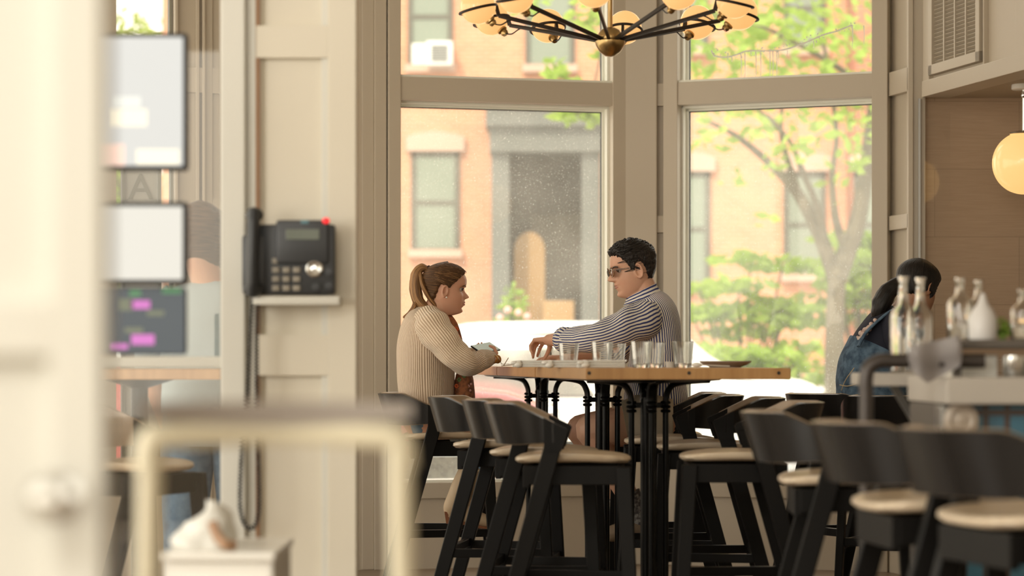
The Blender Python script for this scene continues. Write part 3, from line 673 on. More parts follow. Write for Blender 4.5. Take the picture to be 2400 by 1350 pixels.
def stool(x, y, deg, label, group=None):
    global ST_first
    o = ST0 if ST_first else copy_tree(ST0); ST_first = False
    o.location = (x, y, 0); o.rotation_euler = (0, 0, R(deg)); o['label'] = label
    if group: o['group'] = group
    return o
def sx(px, D): return (px-1200)*D/FPX
GL = 'stools along the left side of the table'; GR = 'stools along the right side of the table'
stool(sx(942, 10.85)+.20, 10.85, 4, 'black bar stool with pale seat that the woman in the sweater sits on', GL)
stool(sx(1066, 9.75)+.20, 9.75, -8, 'empty black bar stool nearest behind the seated woman, left side of table', GL)
stool(sx(1150, 8.95)+.20, 8.95, -6, 'empty black bar stool second from front in the left row', GL)
stool(sx(1208, 8.35)+.20, 8.35, -3, 'front empty black bar stool of the left row, pale seat fully seen', GL)
stool(sx(1418, 10.95)+.24, 10.95, 176, 'black bar stool that the man in the striped shirt sits on', GR)
stool(sx(1462, 10.22)+.20, 10.22, 178, 'empty black bar stool just in front of the seated man', GR)
stool(sx(1538, 9.52)+.20, 9.52, 178, 'empty black bar stool second from front in the right row', GR)
stool(sx(1592, 8.5)+.20, 8.5, 179, 'front empty black bar stool of the right row, seat under table corner', GR)
GB = 'blurred stools at the bar'
stool(sx(1800, 6.85)+.23, 6.85, -3, 'leftmost blurred black bar stool at the bar, seen side-on', GB)
stool(sx(1945, 5.67)+.265, 5.67, 6, 'middle one of the three large blurred black stools at lower right', GB)
stool(sx(2172, 5.15)+.25, 5.15, 16, 'nearest and largest blurred black bar stool at lower right', GB)
stool(sx(2003, 10.75), 10.75, 28, 'black bar stool holding the woman in denim overalls', 'stools by the niche')
stool(sx(2118, 10.12), 10.12, 75, 'black bar stool with back to camera under the counter edge, beside woman in overalls', 'stools by the niche')

# ================================================================ dining tables
TS = .127
def table(yc, y0, y1, xo, px_ped, label, plate):
    zt = 1.068; zb = zt-.041
    xl0 = .262-TS*(y0-8.55)+xo; xl1 = .262-TS*(y1-8.55)+xo; W = .735
    xc = sx(px_ped, yc)
    t = thing('bar_table', label, 'table', (xc, yc, 0), group='high tables pushed end to end')
    m = MB(); q = [(xl0, y0), (xl0+W, y0+W*TS), (xl1+W, y1+W*TS), (xl1, y1)]
    m.prism([(a, b) for a, b in q], (0, 0, (zt+zb)/2), (1, 0, 0), (0, 1, 0), (0, 0, 1), zt-zb)
    bmesh.ops.bevel(m.bm, geom=list(m.bm.edges), offset=.003, segments=2, affect='EDGES')
    tp = m.build('tabletop', 'table_wood', t, smooth=False)
    for k in (.06, .5, .94):                     # dark bolt plugs in the near edge
        c = Vector((q[0][0], q[0][1], zt-.018)).lerp(Vector((q[1][0], q[1][1], zt-.018)), k if k != .06 else .015)
        MB().lathe([(0, -.002), (.0065, -.002), (.0065, .002), (0, .002)], c, 12, Matrix.Rotation(R(90), 3, 'X')).build('bolt_plug', 'dark_bronze', tp)
    pl = MB().lathe([(0, -.016), (.10, -.016), (.2, -.013), (.27, -.006), (.285, 0), (0, 0)], (xc, yc, zb-.001), 28); pl.build('top_plate', 'iron', t)
    c = Vector((xc, yc, 0)); cz = .925
    for k in range(4):
        a = R(45+90*k+7); d = Vector((math.cos(a), math.sin(a), 0))
        p = c+d*.019; m = MB().tube([p+Vector((0, 0, .10)), p+Vector((0, 0, cz+.03))], .0155, 10)
        m.build('post', 'iron', t)
        a = R(90*k+7); d = Vector((math.cos(a), math.sin(a), 0)); p = c+d*.066
        m = MB().tube([p+Vector((0, 0, .10)), p+Vector((0, 0, cz))], .0115, 10); m.build('post', 'iron', t)
        m = MB()
        for zz in (cz-.022, cz-.006, cz+.010): m.lathe([(0, -.006), (.017, -.006), (.021, 0), (.017, .006), (0, .006)], p+Vector((0, 0, zz)), 14)
        m.bar(c+d*.03+Vector((0, 0, cz)), p+Vector((0, 0, cz)), .012, .02); m.build('collar', 'iron', t)
        ar = smooth_path([p+Vector((0, 0, cz)), p+d*.004+Vector((0, 0, cz+.04)), p+d*.03+Vector((0, 0, cz+.078)), p+d*.095+Vector((0, 0, zb-.010)), p+d*.17+Vector((0, 0, zb-.006))], 5)
        MB().tube(ar, .0125, 8, flat=1.7, side=(0, 0, 1)).build('bracket_arm', 'iron', t)
        ft = smooth_path([p+Vector((0, 0, .14)), p+d*.02+Vector((0, 0, .085)), p+d*.09+Vector((0, 0, .055)), p+d*.19+Vector((0, 0, .03)), p+d*.23+Vector((0, 0, .013))], 5)
        MB().tube(ft, [.018-.0045*i/(len(ft)-1) for i in range(len(ft))], 10).build('foot', 'iron', t)
    MB().lathe([(0, 0), (.03, 0), (.034, .02), (.026, .045), (.012, .055), (.014, .062), (.006, .07), (0, .07)], (xc, yc, cz-.0), 20).build('finial', 'iron', t)
    MB().lathe([(0, .085), (.075, .085), (.08, .10), (.07, .115), (0, .12)], (xc, yc, 0), 24).build('base_hub', 'iron', t)
    return t
table(9.2, 8.55, 9.86, 0, 1520, 'near wooden high table with glasses and a plate, its corner closest', 1)
table(10.55, 9.875, 11.16, 0, 1412, 'middle wooden high table under the wrapped linens and the reaching hand', 1)
table(11.75, 11.175, 12.42, 0.0, 1270, 'far wooden high table by the window behind the phone', 1)

# ================================================================ things on the tables
ZT1 = 1.0685
def table_glass():
    t = thing('drinking_glass', 'x', 'glass', world=False)
    MB().lathe([(.0312, .004), (.0328, .018), (.0405, .0925), (.0398, .0948), (.0388, .0925), (.0305, .018)], (0, 0, 0), 14, close=True).build('glass_wall', 'thin_glass', t, local=True, angle=12)
    MB().lathe([(0, 0), (.029, 0), (.031, .0035), (.0312, .013), (.027, .016), (0, .0155)], (0, 0, 0), 28).build('thick_base', 'clear_glass', t, local=True)
    return t
gl0 = None
def put_glass(px, D, label, h=1.0, s=1.0):
    global gl0
    if gl0 is None: gl0 = table_glass(); o = gl0
    else: o = copy_tree(gl0)
    o.location = (sx(px, D), D, ZT1); o.scale = (s, s, h*s); tag(o, label, 'glass', 'water glasses on the tables'); return o
for px, D, s, lb in ((1333, 9.35, 1, 'clear tumbler left of the other near glasses, before the rolled cuff'), (1411, 9.0, 1.03, 'clear tumbler second from left, in front of the striped torso'), (1443, 9.45, 1, 'clear tumbler tucked behind and right of the second one'),
                 (1503, 8.85, 1.03, 'clear tumbler in the middle of the near table'), (1534, 9.0, 1, 'clear tumbler touching the middle one on its right'), (1600, 8.88, 1.03, 'rightmost clear tumbler, left of the plate'),
                 (1278, 11.35, .95, 'faint tumbler behind the reaching hand, left of a pair'), (1303, 11.2, .95, 'faint tumbler below the bare forearm, right of a pair')): put_glass(px, D, lb, 1, s)
def linen_bundle(px, D, w, label, rz):
    c = Vector((sx(px, D), D, ZT1)); t = thing('linen_bundle', label, 'napkin', c, R(rz), 'wrapped linens in a row', world=False)
    m = MB()
    for i in range(3): m.box((.003*i-.003, .004*i, .0045+.0092*i), (w*(1-.03*i), .085-.006*i, .0086), Matrix.Rotation(R(2*i), 3, 'Z'), .003)
    m.build('folded_cloth', 'linen', t, local=True)
    m = MB().box((-w*.36, 0, .013), (.024, .098, .030), None, .008).ball((-w*.36, -.05, .010), (.016, .012, .012)).ball((-w*.36-.016, -.048, .018), (.014, .012, .008)); m.build('knot', 'white_ceramic', t, local=True)
    m = MB().bar((-w*.3, -.01, .026), (w*.52, -.012, .026), .012, .003).bar((-w*.3, .012, .026), (w*.5, .015, .026), .009, .003); m.build('cutlery', 'chrome', t, local=True, smooth=False)
linen_bundle(1248, 9.75, .15, 'linen-wrapped cutlery bundle under the reaching hand', -5)
linen_bundle(1322, 9.2, .15, 'linen-wrapped cutlery bundle in the middle of three', -3)
linen_bundle(1410, 8.72, .17, 'linen-wrapped cutlery bundle nearest the table corner', 2)
def plate(px, D, r, h, m, label, rot=0):
    o = MB().lathe([(0, 0), (r*.6, 0), (r*.62, .003), (r*.85, h*.5), (r, h), (r*.99, h+.003), (r*.83, h*.55+.003), (r*.58, .007), (0, .006)], (0, 0, 0), 40).build('plate', m, None, local=True)
    o.location = (sx(px, D), D, ZT1); tag(o, label, 'plate'); return o
plate(1700, 9.05, .098, .022, 'taupe_ceramic', 'taupe shallow plate near the right end of the table')
r_ = MB().lathe([(0, 0), (.017, 0), (.021, .022), (.019, .022), (.015, .004), (0, .004)], (0, 0, 0), 20).build('sauce_dish', 'white_ceramic', None, local=True); r_.location = (sx(1572, 8.95), 8.95, ZT1); tag(r_, 'small white dish between two tumblers', 'dish')
sp = thing('spoon', 'white spoon lying at the left rim of the taupe plate', 'spoon', P(1650, 862, 8.78)*1); sp.location = (sx(1640, 8.72), 8.72, ZT1); OFF[sp.name] = sp.location.copy()
c = sp.location
MB().ball(c+Vector((-.01, 0, .010)), (.020, .015, .009)).build('bowl', 'white_ceramic', sp); MB().bar(c+Vector((.008, 0, .010)), c+Vector((.11, .05, .006)), .008, .004).build('handle', 'white_ceramic', sp)
for k, (a, b) in enumerate((((1180, 850), (1192, 838)), ((1175, 853), (1205, 849)))):
    A = P(*a, 11.0); B = P(*b, 11.0); A.z = ZT1+.003; 
    if k: B.z = ZT1+.008
    o = MB().bar(A, B, .006, .004).build('wooden_stick', 'pale_wood', None, smooth=False); tag(o, ('thin wooden stick propped up beside the sunglasses', 'thin wooden stick lying flat beside the sunglasses')[k], 'stick')
# ================================================================ people
def skin_mat(name, c, c2):
    m = mat(name, c, .48, var=(9, c2, .25), bump=(220, .06)); m.node_tree.nodes['Principled BSDF'].inputs['Subsurface Weight'].default_value = .12
    m.node_tree.nodes['Principled BSDF'].inputs['Subsurface Scale'].default_value = .02
skin_mat('skin_woman', (.70, .43, .30), (.66, .36, .25)); skin_mat('skin_man', (.68, .42, .29), (.62, .34, .23)); skin_mat('skin_tan', (.42, .22, .13), (.38, .19, .11))
def hair_mat(name, a, b, sc=70, stretch=(1, 1, 1)):
    m = mat(name, a, .42, spec=.28, var=(sc, b, .12), bump=(sc*1.4, .5), stretch=stretch, coords='UV'); return m
hair_mat('hair_brown', (.030, .015, .008), (.17, .085, .036), 5, (1.6, 13, 1)); hair_mat('hair_tail', (.09, .042, .018), (.50, .28, .12), 5, (60, .8, 1))
hair_mat('hair_dark', (.012, .010, .009), (.035, .028, .024), 5, (14, 1.5, 1)); hair_mat('hair_black', (.008, .007, .006), (.02, .016, .014), 5, (14, 1, 1))
mat('lip', (.44, .19, .14), .45); mat('eye_white', (.42, .38, .35), .3); mat('iris', (.04, .025, .015), .2)
stripe_mat('rib_knit', (.58, .43, .30), (.90, .75, .59), .0105, .45, .35, .95, .8, sheen=.3)
stripe_mat('stripe_shirt', (.028, .042, .17), (.78, .74, .66), .0150, .42, .07, .8, .05, bend=.012)
mat('denim', (.11, .19, .29), .9, var=(30, (.20, .31, .43), .2), bump=(200, .2)); mat('denim_dark', (.035, .070, .12), .9, var=(26, (.11, .18, .26), .12), bump=(200, .2))
mat('khaki', (.50, .42, .31), .9, var=(6, (.44, .37, .27), .25), bump=(18, .25)); mat('navy_cotton', (.012, .014, .028), .9, bump=(14, .3))
mat('boot_hide', (.60, .46, .30), .6, var=(14, (.52, .38, .24), .2), bump=(14, .35)); mat('boot_heel', (.33, .13, .06), .5, var=(2, (.26, .10, .05), .2), stretch=(1, 1, 60))
mat('thread', (.52, .40, .24), .8); mat('light_blue_cotton', (.42, .50, .52), .9, bump=(12, .3)); mat('dark_trousers', (.06, .07, .065), .9, var=(8, (.09, .10, .09), .2))
mat('sock_knit', (.45, .44, .42), .9, var=(60, (.12, .11, .12), .08)); mat('shoe_hide', (.30, .22, .15), .5)

def lerp_tab(tab, z):
    if z <= tab[0][0]: return tab[0][1]
    for i in range(len(tab)-1):
        a, b = tab[i], tab[i+1]
        if z <= b[0]:
            p0 = tab[max(i-1, 0)]; p3 = tab[min(i+2, len(tab)-1)]; t = (z-a[0])/(b[0]-a[0])
            m0 = (b[1]-p0[1])/max(b[0]-p0[0], 1e-6)*(b[0]-a[0]); m1 = (p3[1]-a[1])/max(p3[0]-a[0], 1e-6)*(b[0]-a[0])
            t2, t3 = t*t, t*t*t
            return (2*t3-3*t2+1)*a[1]+(t3-2*t2+t)*m0+(-2*t3+3*t2)*b[1]+(t3-t2)*m1
    return tab[-1][1]
F0T = [(-.125, .040), (-.112, .066), (-.10, .076), (-.08, .079), (-.06, .082), (-.04, .082), (-.02, .079), (0, .077), (.015, .081), (.032, .0885), (.055, .089), (.075, .080), (.095, .060), (.108, .036), (.117, .003)]
WT = [(-.125, .026), (-.112, .036), (-.10, .046), (-.08, .057), (-.05, .066), (-.02, .0705), (0, .072), (.03, .0755), (.06, .0745), (.085, .060), (.103, .038), (.113, .018), (.117, .003)]
BT = [(-.125, .012), (-.10, .030), (-.07, .055), (-.045, .072), (-.02, .086), (.01, .096), (.04, .099), (.065, .093), (.09, .070), (.106, .038), (.117, .003)]
PT = {'m': [(-.125, .0), (-.112, .010), (-.103, .0125), (-.092, .006), (-.086, .001), (-.078, .005), (-.071, .0085), (-.0655, .0075), (-.0625, .002), (-.059, .007), (-.052, .009), (-.046, .005), (-.042, .009), (-.038, .026), (-.032, .038), (-.025, .0375), (-.010, .027), (.005, .015), (.016, .007), (.026, .006), (.04, .002), (.06, 0), (.12, 0)],
      'f': [(-.125, .0), (-.112, .007), (-.102, .010), (-.092, .004), (-.086, .000), (-.078, .005), (-.071, .0095), (-.0655, .008), (-.0625, .0015), (-.059, .008), (-.052, .010), (-.046, .005), (-.041, .009), (-.036, .022), (-.031, .029), (-.025, .0275), (-.010, .015), (.005, .007), (.016, .003), (.026, .003), (.04, .002), (.06, .001), (.12, 0)]}
def head_pt(z, a, sex):
    c, s = math.cos(a), math.sin(a); f = lerp_tab(F0T, z); w = lerp_tab(WT, z); b = lerp_tab(BT, z)
    if sex == 'f': w *= .96-.10*sm(-.05, -.10, z); b *= 1-.25*sm(-.05, -.09, z)
    n = 2/2.25
    x = (f if c > 0 else b)*abs(c)**n*(1 if c > 0 else -1); y = w*abs(s)**n*(1 if s > 0 else -1)
    if c > 0:
        sg = .021 if z < -.088 else (.019 if z < -.045 else (.0125 if z < -.018 else .0095))
        if z > .02: sg = .03
        x += lerp_tab(PT[sex], z)*math.exp(-(y/sg)**2)
        if -.046 < z < -.022: x += .010*math.exp(-((abs(y)-.014)/.006)**2)*math.exp(-((z+.034)/.008)**2)   # nostril wings
        x -= .0125*math.exp(-((abs(y)-.031)/.0155)**2-((z-.004)/.0125)**2)          # eye sockets
        x += .004*math.exp(-((abs(y)-.03)/.02)**2-((z-.026)/.007)**2)               # brow ridge
        x += .004*math.exp(-((abs(y)-.042)/.018)**2-((z+.028)/.018)**2)             # cheekbone
        x -= .003*math.exp(-((abs(y)-.024)/.006)**2-((z+.062)/.006)**2)
    return Vector((x, y, z))
def add_head(mb, M, sex):
    es = 1 if sex == 'm' else .84
    NZ, NA = 84, 96; rows = []
    for i in range(NZ+1):
        z = -.125+.242*i/NZ
        rows.append([M @ head_pt(z, 2*PI*(j/NA)**1, sex) for j in range(NA)])
    mb.grid(rows)
    for s in (-1, 1):                                                     # ears
        E = M @ Matrix.Translation((-.010, s*.0745, -.012)) @ Matrix.Rotation(R(12), 4, 'Y') @ Matrix.Rotation(s*R(-24), 4, 'Z') @ Matrix.Scale(es, 4)
        ps = []
        for k in range(15):
            a = R(-100+k*24); ps.append(E @ Vector((.0165*math.cos(a)+(-.003*math.sin(a)), s*.006, .030*math.sin(a)*(1 if a > 0 else 1)-.0)))
        mb.tube(ps+[ps[0]], .0045*es, 8)
        mb.ball(E @ Vector((0, -s*.002, 0)), (.0150*es, .0045, .027*es), (E.to_3x3().normalized()))
        mb.ball(E @ Vector((.006, s*.004, -.027)), (.0075, .005, .009), E.to_3x3().normalized())
def hair_shell(M, sex, line, thick, name, m, parent, top=0.0, lump=0.0):
    NZ, NA = 70, 110; rows = []; U = [i/NA for i in range(NA+1)]; V = []
    for i in range(NZ+1):
        z = -.118+.235*i/NZ; row = []; V.append(z*6)
        for j in range(NA):
            a = 2*PI*j/NA; da = abs((a+PI) % (2*PI)-PI); p = head_pt(z, a, sex)
            zl = lerp_tab(line, math.degrees(da))+.003*math.sin(a*23)+.002*math.sin(a*41)
            k = sm(-.004, .012, z-zl); tt = lerp_tab(thick, math.degrees(da))*k - .007*(1-k) + top*sm(.03, .11, z)*k
            if lump: tt += lump*k*noise.noise(Vector((p.x*22, p.y*22, p.z*34)))+lump*.5*k*noise.noise(Vector((p.x*60, p.y*50, p.z*90)))
            o = Vector((p.x/.010, p.y/.0062, max(0, (z-.0))/.0135)); o.normalize(); row.append(M @ (p+o*tt))
        rows.append(row)
    return MB().grid(rows, U=U, V=V).build(name, m, parent, angle=70)
def eyes(M, parent, sex):
    for s in (-1, 1):
        e = MB().ball(M @ Vector((.0620, s*.0305, .004)), .0116).build('eye', 'eye_white', parent)
        MB().ball(M @ Vector((.0698, s*.0320, .0022)), (.0060, .0060, .0060)).build('iris', 'iris', e)
    for s in (-1, 1):
        pts = [M @ Vector((x, s*y, z)) for x, y, z in ((.0870, .014, .018), (.0865, .024, .0215), (.0815, .036, .0225), (.072, .046, .019))]
        MB().tube(smooth_path(pts, 4), .0028 if sex == 'm' else .0020, 6).build('eyebrow', 'hair_dark' if sex == 'm' else 'hair_brown', parent)
        lid = [M @ Vector((x, s*y, z)) for x, y, z in ((.0730, .019, .004), (.0770, .026, .0085), (.0765, .034, .0085), (.0700, .043, .0045))]
        MB().tube(smooth_path(lid, 4), .0026, 6).build('eyelashes', 'hair_dark', parent)
def lips(M, parent):
    for z, r_ in ((-.0575, .0034), (-.0675, .0042)):
        pts = []
        for k in range(9):
            y = -.021+.042*k/8; a = math.asin(max(-1, min(1, y/.062))); p = head_pt(z, a, 'f'); pts.append(M @ Vector((p.x-.0012-.001*abs(k-4)/4, y, z-.0004*(k-4)**2*(1 if z > -.06 else -1)*.4)))
        MB().tube(pts, [r_*(.35+.65*math.sin(PI*(k+.5)/9)) for k in range(9)], 8, flat=1).build('lip', 'lip', parent)
def hand(mb, w, d, n, side, s=1.0, curls=None, thumb=None, spread=4):
    """w wrist, d forward, n palm normal (fingers curl to it), side towards the thumb"""
    w = Vector(w); d = Vector(d).normalized(); n = Vector(n); n = (n-d*n.dot(d)).normalized(); side = Vector(side); side = (side-d*side.dot(d)-n*side.dot(n)).normalized()
    curls = curls or [(20, 25, 15)]*4; tips = []
    for i in range(4):
        off = (.030, .010, -.010, -.028)[i]*s; ln = (.086, .090, .085, .077)[i]*s
        k = w+d*ln+side*off-n*(.004 if i in (1, 2) else 0)*s
        mb.cap(w+side*off*.45, k, .0150*s, .0105*s, 10)
        dd = d; q = k; rr = (.0092, .0093, .0088, .0080)[i]*s; f = (.94, 1.03, .96, .78)[i]*s; ang = 0
        sp = R((1.5-i)*spread); base = (d*math.cos(sp)+side*math.sin(sp)).normalized()
        for j, L in enumerate((.045, .027, .022)):
            ang += R(curls[i][j]); dd = base*math.cos(ang)+n*math.sin(ang); e = q+dd*L*f
            mb.cap(q, e, rr*(1-.10*j), rr*(.90-.10*j), 10); q = e
        tips.append(q)
    mb.cap(w+n*.004, w+d*.06*s+n*.006*s, .019*s, .014*s, 10)
    mb.cap(w+d*.02*s+side*.018*s+n*.006*s, w+d*.052*s+side*.024*s+n*.006*s, .0155*s, .0135*s, 10)
    th = thumb or ((.72, .62, .30), (.92, .30, .30), (.97, .05, .25)); q = w+d*.022*s+side*.021*s+n*.006*s
    for (a, b, c), L, r_ in zip(th, (.042, .032, .026), (.0128, .0105, .0092)):
        v = (d*a+side*b+n*c).normalized(); e = q+v*L*s; mb.cap(q, e, r_*s, r_*.87*s, 10); q = e
    return tips, q
def bake_body(mb, name, m, parent, voxel=.0042, it=1):
    me = bpy.data.meshes.new(name); mb.bm.to_mesh(me); mb.bm.free(); o = bpy.data.objects.new(name+'_t', me); COL.objects.link(o)
    md = o.modifiers.new('r', 'REMESH'); md.mode = 'VOXEL'; md.voxel_size = voxel; md.use_smooth_shade = True
    m2 = o.modifiers.new('s', 'SMOOTH'); m2.factor = .5; m2.iterations = it
    bpy.context.view_layer.update()
    nm = bpy.data.meshes.new_from_object(o.evaluated_get(bpy.context.evaluated_depsgraph_get())); bpy.data.objects.remove(o)
    off = OFF.get(parent.name, Vector((0, 0, 0))); nm.transform(Matrix.Translation(-off)); nm.materials.clear(); nm.materials.append(MATS[m]); nm.polygons.foreach_set('use_smooth', [True]*len(nm.polygons))
    b = bpy.data.objects.new(name, nm); COL.objects.link(b); b.parent = parent; return b
def loft(mb, rings, k=6, N=48, wr=0, wf=18, expo=2.0, seed=0, ucirc=None, capa=True, capb=True, uo=0, vw=0, swap=False):
    """rings: (centre, A, B); u is metres round the ring, v metres along"""
    C_ = [Vector(r[0]) for r in rings]; A_ = [Vector(r[1]) for r in rings]; B_ = [Vector(r[2]) for r in rings]
    n = len(rings); rows = []; V = []; v = 0; last = None
    circ = ucirc or sum(PI*(a.length+b.length) for a, b in zip(A_, B_))/n
    e = 2/expo
    for i in range(n-1):
        for j in range(k+(1 if i == n-2 else 0)):
            t = j/k; g = lambda L: cr(L[max(i-1, 0)], L[i], L[i+1], L[min(i+2, n-1)], t)
            c, a, b = g(C_), g(A_), g(B_)
            if last is not None: v += (c-last).length
            last = c; V.append(v); row = []
            for q in range(N):
                an = 2*PI*q/N; co, si = math.cos(an), math.sin(an)
                dx = abs(co)**e*(1 if co >= 0 else -1); dy = abs(si)**e*(1 if si >= 0 else -1)
                p = c+a*dx+b*dy
                if wr:
                    nr = (a*dx+b*dy).normalized(); f = noise.noise(Vector((p.x*wf+seed, p.y*wf*.8, p.z*wf)))*wr + (math.sin(v*vw+3*math.sin(an+seed)+an)*wr*.7 if vw else 0)
                    p = p+nr*f
                row.append(p)
            rows.append(row)
    U = [uo+circ*q/N for q in range(N+1)]
    n0 = len(mb.bm.faces)
    mb.grid(rows, U=U, V=V, capa=capa, capb=capb)
    if swap:
        mb.bm.faces.ensure_lookup_table()
        for f in mb.bm.faces[n0:]:
            for l in f.loops: a, b_ = l[mb.uv].uv; l[mb.uv].uv = (b_, a)
    return mb
def ring(px, py, D, hx, hw, tilt=0):
    """horizontal torso ring centred on a photo point; hx half depth in px, hw half width in m, tilt deg (front down +)"""
    s = D/FPX; t = R(tilt); return (P(px, py, D), Vector((math.cos(t), 0, -math.sin(t)))*hx*s, Vector((0, hw, 0)))
def limb(pts, rs, flat=1.0, side=(0, 1, 0)):
    pts = [Vector(p) for p in pts]; out = []
    for i, p in enumerate(pts):
        t = (pts[min(i+1, len(pts)-1)]-pts[max(i-1, 0)]).normalized(); b = Vector(side); b = (b-t*b.dot(t)).normalized(); a = b.cross(t)
        out.append((p, a*rs[i], b*rs[i]*flat))
    return out
def head_matrix(o, yaw, pitch, roll, s):
    return Matrix.Translation(o) @ Matrix.Rotation(R(yaw), 4, 'Z') @ Matrix.Rotation(R(pitch), 4, 'Y') @ Matrix.Rotation(R(roll), 4, 'X') @ Matrix.Scale(s, 4)

# ---------------------------------------------------------------- the seated woman, facing right
DW = 10.93
wo = thing('person', 'person with brown ponytail in a beige rib-knit sweater, seated left, looking down at a phone', 'person', P(1000, 1018, DW))
M = head_matrix(P(1045, 677.5, DW), 6, 5, 0, 1.0) @ Matrix.Diagonal((1, .97, .93, 1))
b = MB(); add_head(b, M, 'f')
b.chain([M @ Vector((-.022, 0, -.045)), P(1018, 722, DW), P(1004, 760, DW)], [.047, .046, .055], 20)
b.chain([M @ Vector((-.01, 0, -.07)), P(1026, 738, DW)], [.040, .046], 20)
b.chain([P(1000, 775, DW), P(995, 840, DW), P(998, 910, DW), P(1000, 975, DW)], [.095, .105, .10, .115], 20)
PL = Vector((.085, .116, .017)).normalized(); PN = PL.cross(Vector((-.052, .033, .035))).normalized(); PN = PN if PN.z > 0 else -PN   # phone axes
shN, elN, wrN = P(1012, 768, 10.74), P(1092, 852, 10.66), P(1150, 843, 10.93)
shF, elF, wrF = P(1012, 768, 11.12), P(1080, 843, 11.25), P(1114, 834, 11.22)
b.chain([P(1003, 765, DW), shN, elN, wrN], [.06, .055, .042, .026]); b.chain([P(1003, 765, DW), shF, elF, wrF], [.06, .055, .042, .026])
# near hand: palm on the table edge beside the sunglasses; far hand: holds the phone, thumb up
hand(b, wrN-PN*.012, (-.30, .75, .52), PN, (1, .2, 0), .84, [(0, 6, 4), (0, 8, 5), (0, 10, 6), (2, 12, 8)], ((.45, .45, .75), (.60, -.35, .45), (.50, -.75, -.05)), spread=2)
hand(b, wrF, (.42, .85, .12), (0, 0, -1), (-1, .3, 0), .86, [(6, 14, 10)]*4)
for D, dx in ((10.80, 0), (11.06, 8)):
    hipc = P(1005, 985, D); kn = P(1168+dx, 995, D); an = P(1075+dx*4, 1180, D)
    b.chain([hipc, kn], [.088, .062], 18); b.chain([kn, an], [.058, .038], 16); b.chain([an, P(1078+dx*4, 1208, D), P(1150+dx*3, 1222, D)], [.038, .034, .026])
bake_body(b, 'body', 'skin_woman', wo, .0040)
eyes(M, wo, 'f'); lips(M, wo)
LW = [(0, .080), (20, .078), (40, .068), (58, .050), (72, .026), (82, .006), (90, -.004), (97, .016), (108, .004), (118, -.03), (135, -.055), (160, -.062), (180, -.064)]
hs_w = hair_shell(M, 'f', LW, [(0, .008), (60, .009), (100, .010), (140, .014), (180, .015)], 'hair', 'hair_brown', wo, top=.004)
# strands combed back to the tie
def strands(M, sex, line, n, parent, mt, r0=.0013, a1=180, z1=.072, off=.010, seed=1, amax=112):
    rr = random.Random(seed); mb = MB()
    for i in range(n):
        a0 = rr.uniform(-amax, amax); z0 = lerp_tab(line, abs(a0))+rr.uniform(.000, .05)*(1 if abs(a0) > 50 else .5); pts = []
        for k in range(9):
            t = k/8; a = a0+(math.copysign(a1, a0)-a0)*t; z = z0+(z1-z0)*(t**.8)+.035*math.sin(PI*t)*max(0, 1-abs(a0)/70)
            z = min(z, .112); p = head_pt(z, R(a), sex); o = Vector((p.x/.010, p.y/.0062, max(0, z)/.0135)).normalized(); pts.append(M @ (p+o*(off+.002+rr.uniform(-.001, .001)+.003*sm(.03, .11, z))))
        mb.tube(pts, [r0*(.4+.6*math.sin(PI*(k+.5)/9)) for k in range(9)], 5)
    return mb.build('hair_strands', mt, parent)
strands(M, 'f', LW, 64, hs_w, 'hair_tail', seed=3, r0=.0011)
strands(M, 'f', LW, 230, hs_w, 'hair_brown', seed=8)
# ponytail
kn = P(1001, 631, DW)
mb = MB()
tail = [P(1006, 632, DW), P(990, 628, DW), P(978, 640, DW), P(974, 668, DW), P(980, 702, DW-.01), P(998, 722, DW-.03), P(1014, 727, DW-.05)]
loft(mb, limb(tail, [.010, .020, .026, .028, .027, .018, .004], 1.3), 8, 24, .003, 40)
t2_ = [P(1000, 628, DW), P(984, 630, DW+.02), P(974, 660, DW+.03), P(976, 700, DW+.03), P(972, 722, DW), P(958, 738, DW-.02), P(946, 744, DW-.02)]
loft(mb, limb(t2_, [.010, .016, .018, .018, .016, .010, .003], 1.3), 8, 20, .003, 40, seed=4)
t3_ = [P(985, 640, DW-.02), P(990, 668, DW-.05), P(1006, 698, DW-.05), P(1020, 716, DW-.04), P(1022, 724, DW-.03)]
loft(mb, limb(t3_, [.008, .010, .010, .008, .003], 1.2), 8, 14, .002, 40, seed=7)
for q in range(7):
    y0 = rnd.uniform(-4, 4); loft(mb, limb([P(982, 700+y0, DW-.02), P(972, 716+y0, DW-.04), P(960+q, 728+y0, DW-.03), P(946+q*2.5, 741+y0*.7, DW-.02), P(950+q*2, 748, DW-.02)], [.004, .006, .005, .004, .001]), 5, 8)
mb.build('ponytail', 'hair_tail', wo, angle=80)
MB().ball(P(1005, 631, DW), (.012, .02, .018)).build('hair_tie', mat('tie', (.04, .015, .015), .7), wo)
MB().ball(M @ Vector((.000, -.0835, -.043)), .0042).build('earring', 'white_ceramic', wo)
# sweater: body, two sleeves, cuffs, collar
mb = MB()
R_ = [ring(1022, 724, DW, 27, .066, 22), ring(1014, 733, DW, 38, .090, 20), ring(1006, 746, DW, 50, .155, 14), ring(1001, 768, DW, 60, .190, 8), ring(998, 805, DW, 66, .200, 2), ring(998, 850, DW, 68, .196), ring(999, 900, DW, 67, .190), ring(1001, 945, DW, 64, .188), ring(1002, 972, DW, 58, .186), ring(1003, 988, DW, 50, .175)]
loft(mb, R_, 8, 96, .004, 9, 2.3, ucirc=1.0, capa=False)
SN = [P(1004, 752, 10.82), P(1018, 772, 10.73), P(1045, 806, 10.68), P(1072, 836, 10.655), P(1094, 852, 10.66), P(1112, 852, 10.72), P(1128, 846, 10.80), P(1143, 841, 10.88)]
loft(mb, limb(SN, [.070, .080, .072, .064, .058, .050, .038, .027], 1.0), 8, 56, .0045, 16, ucirc=.42, vw=60)
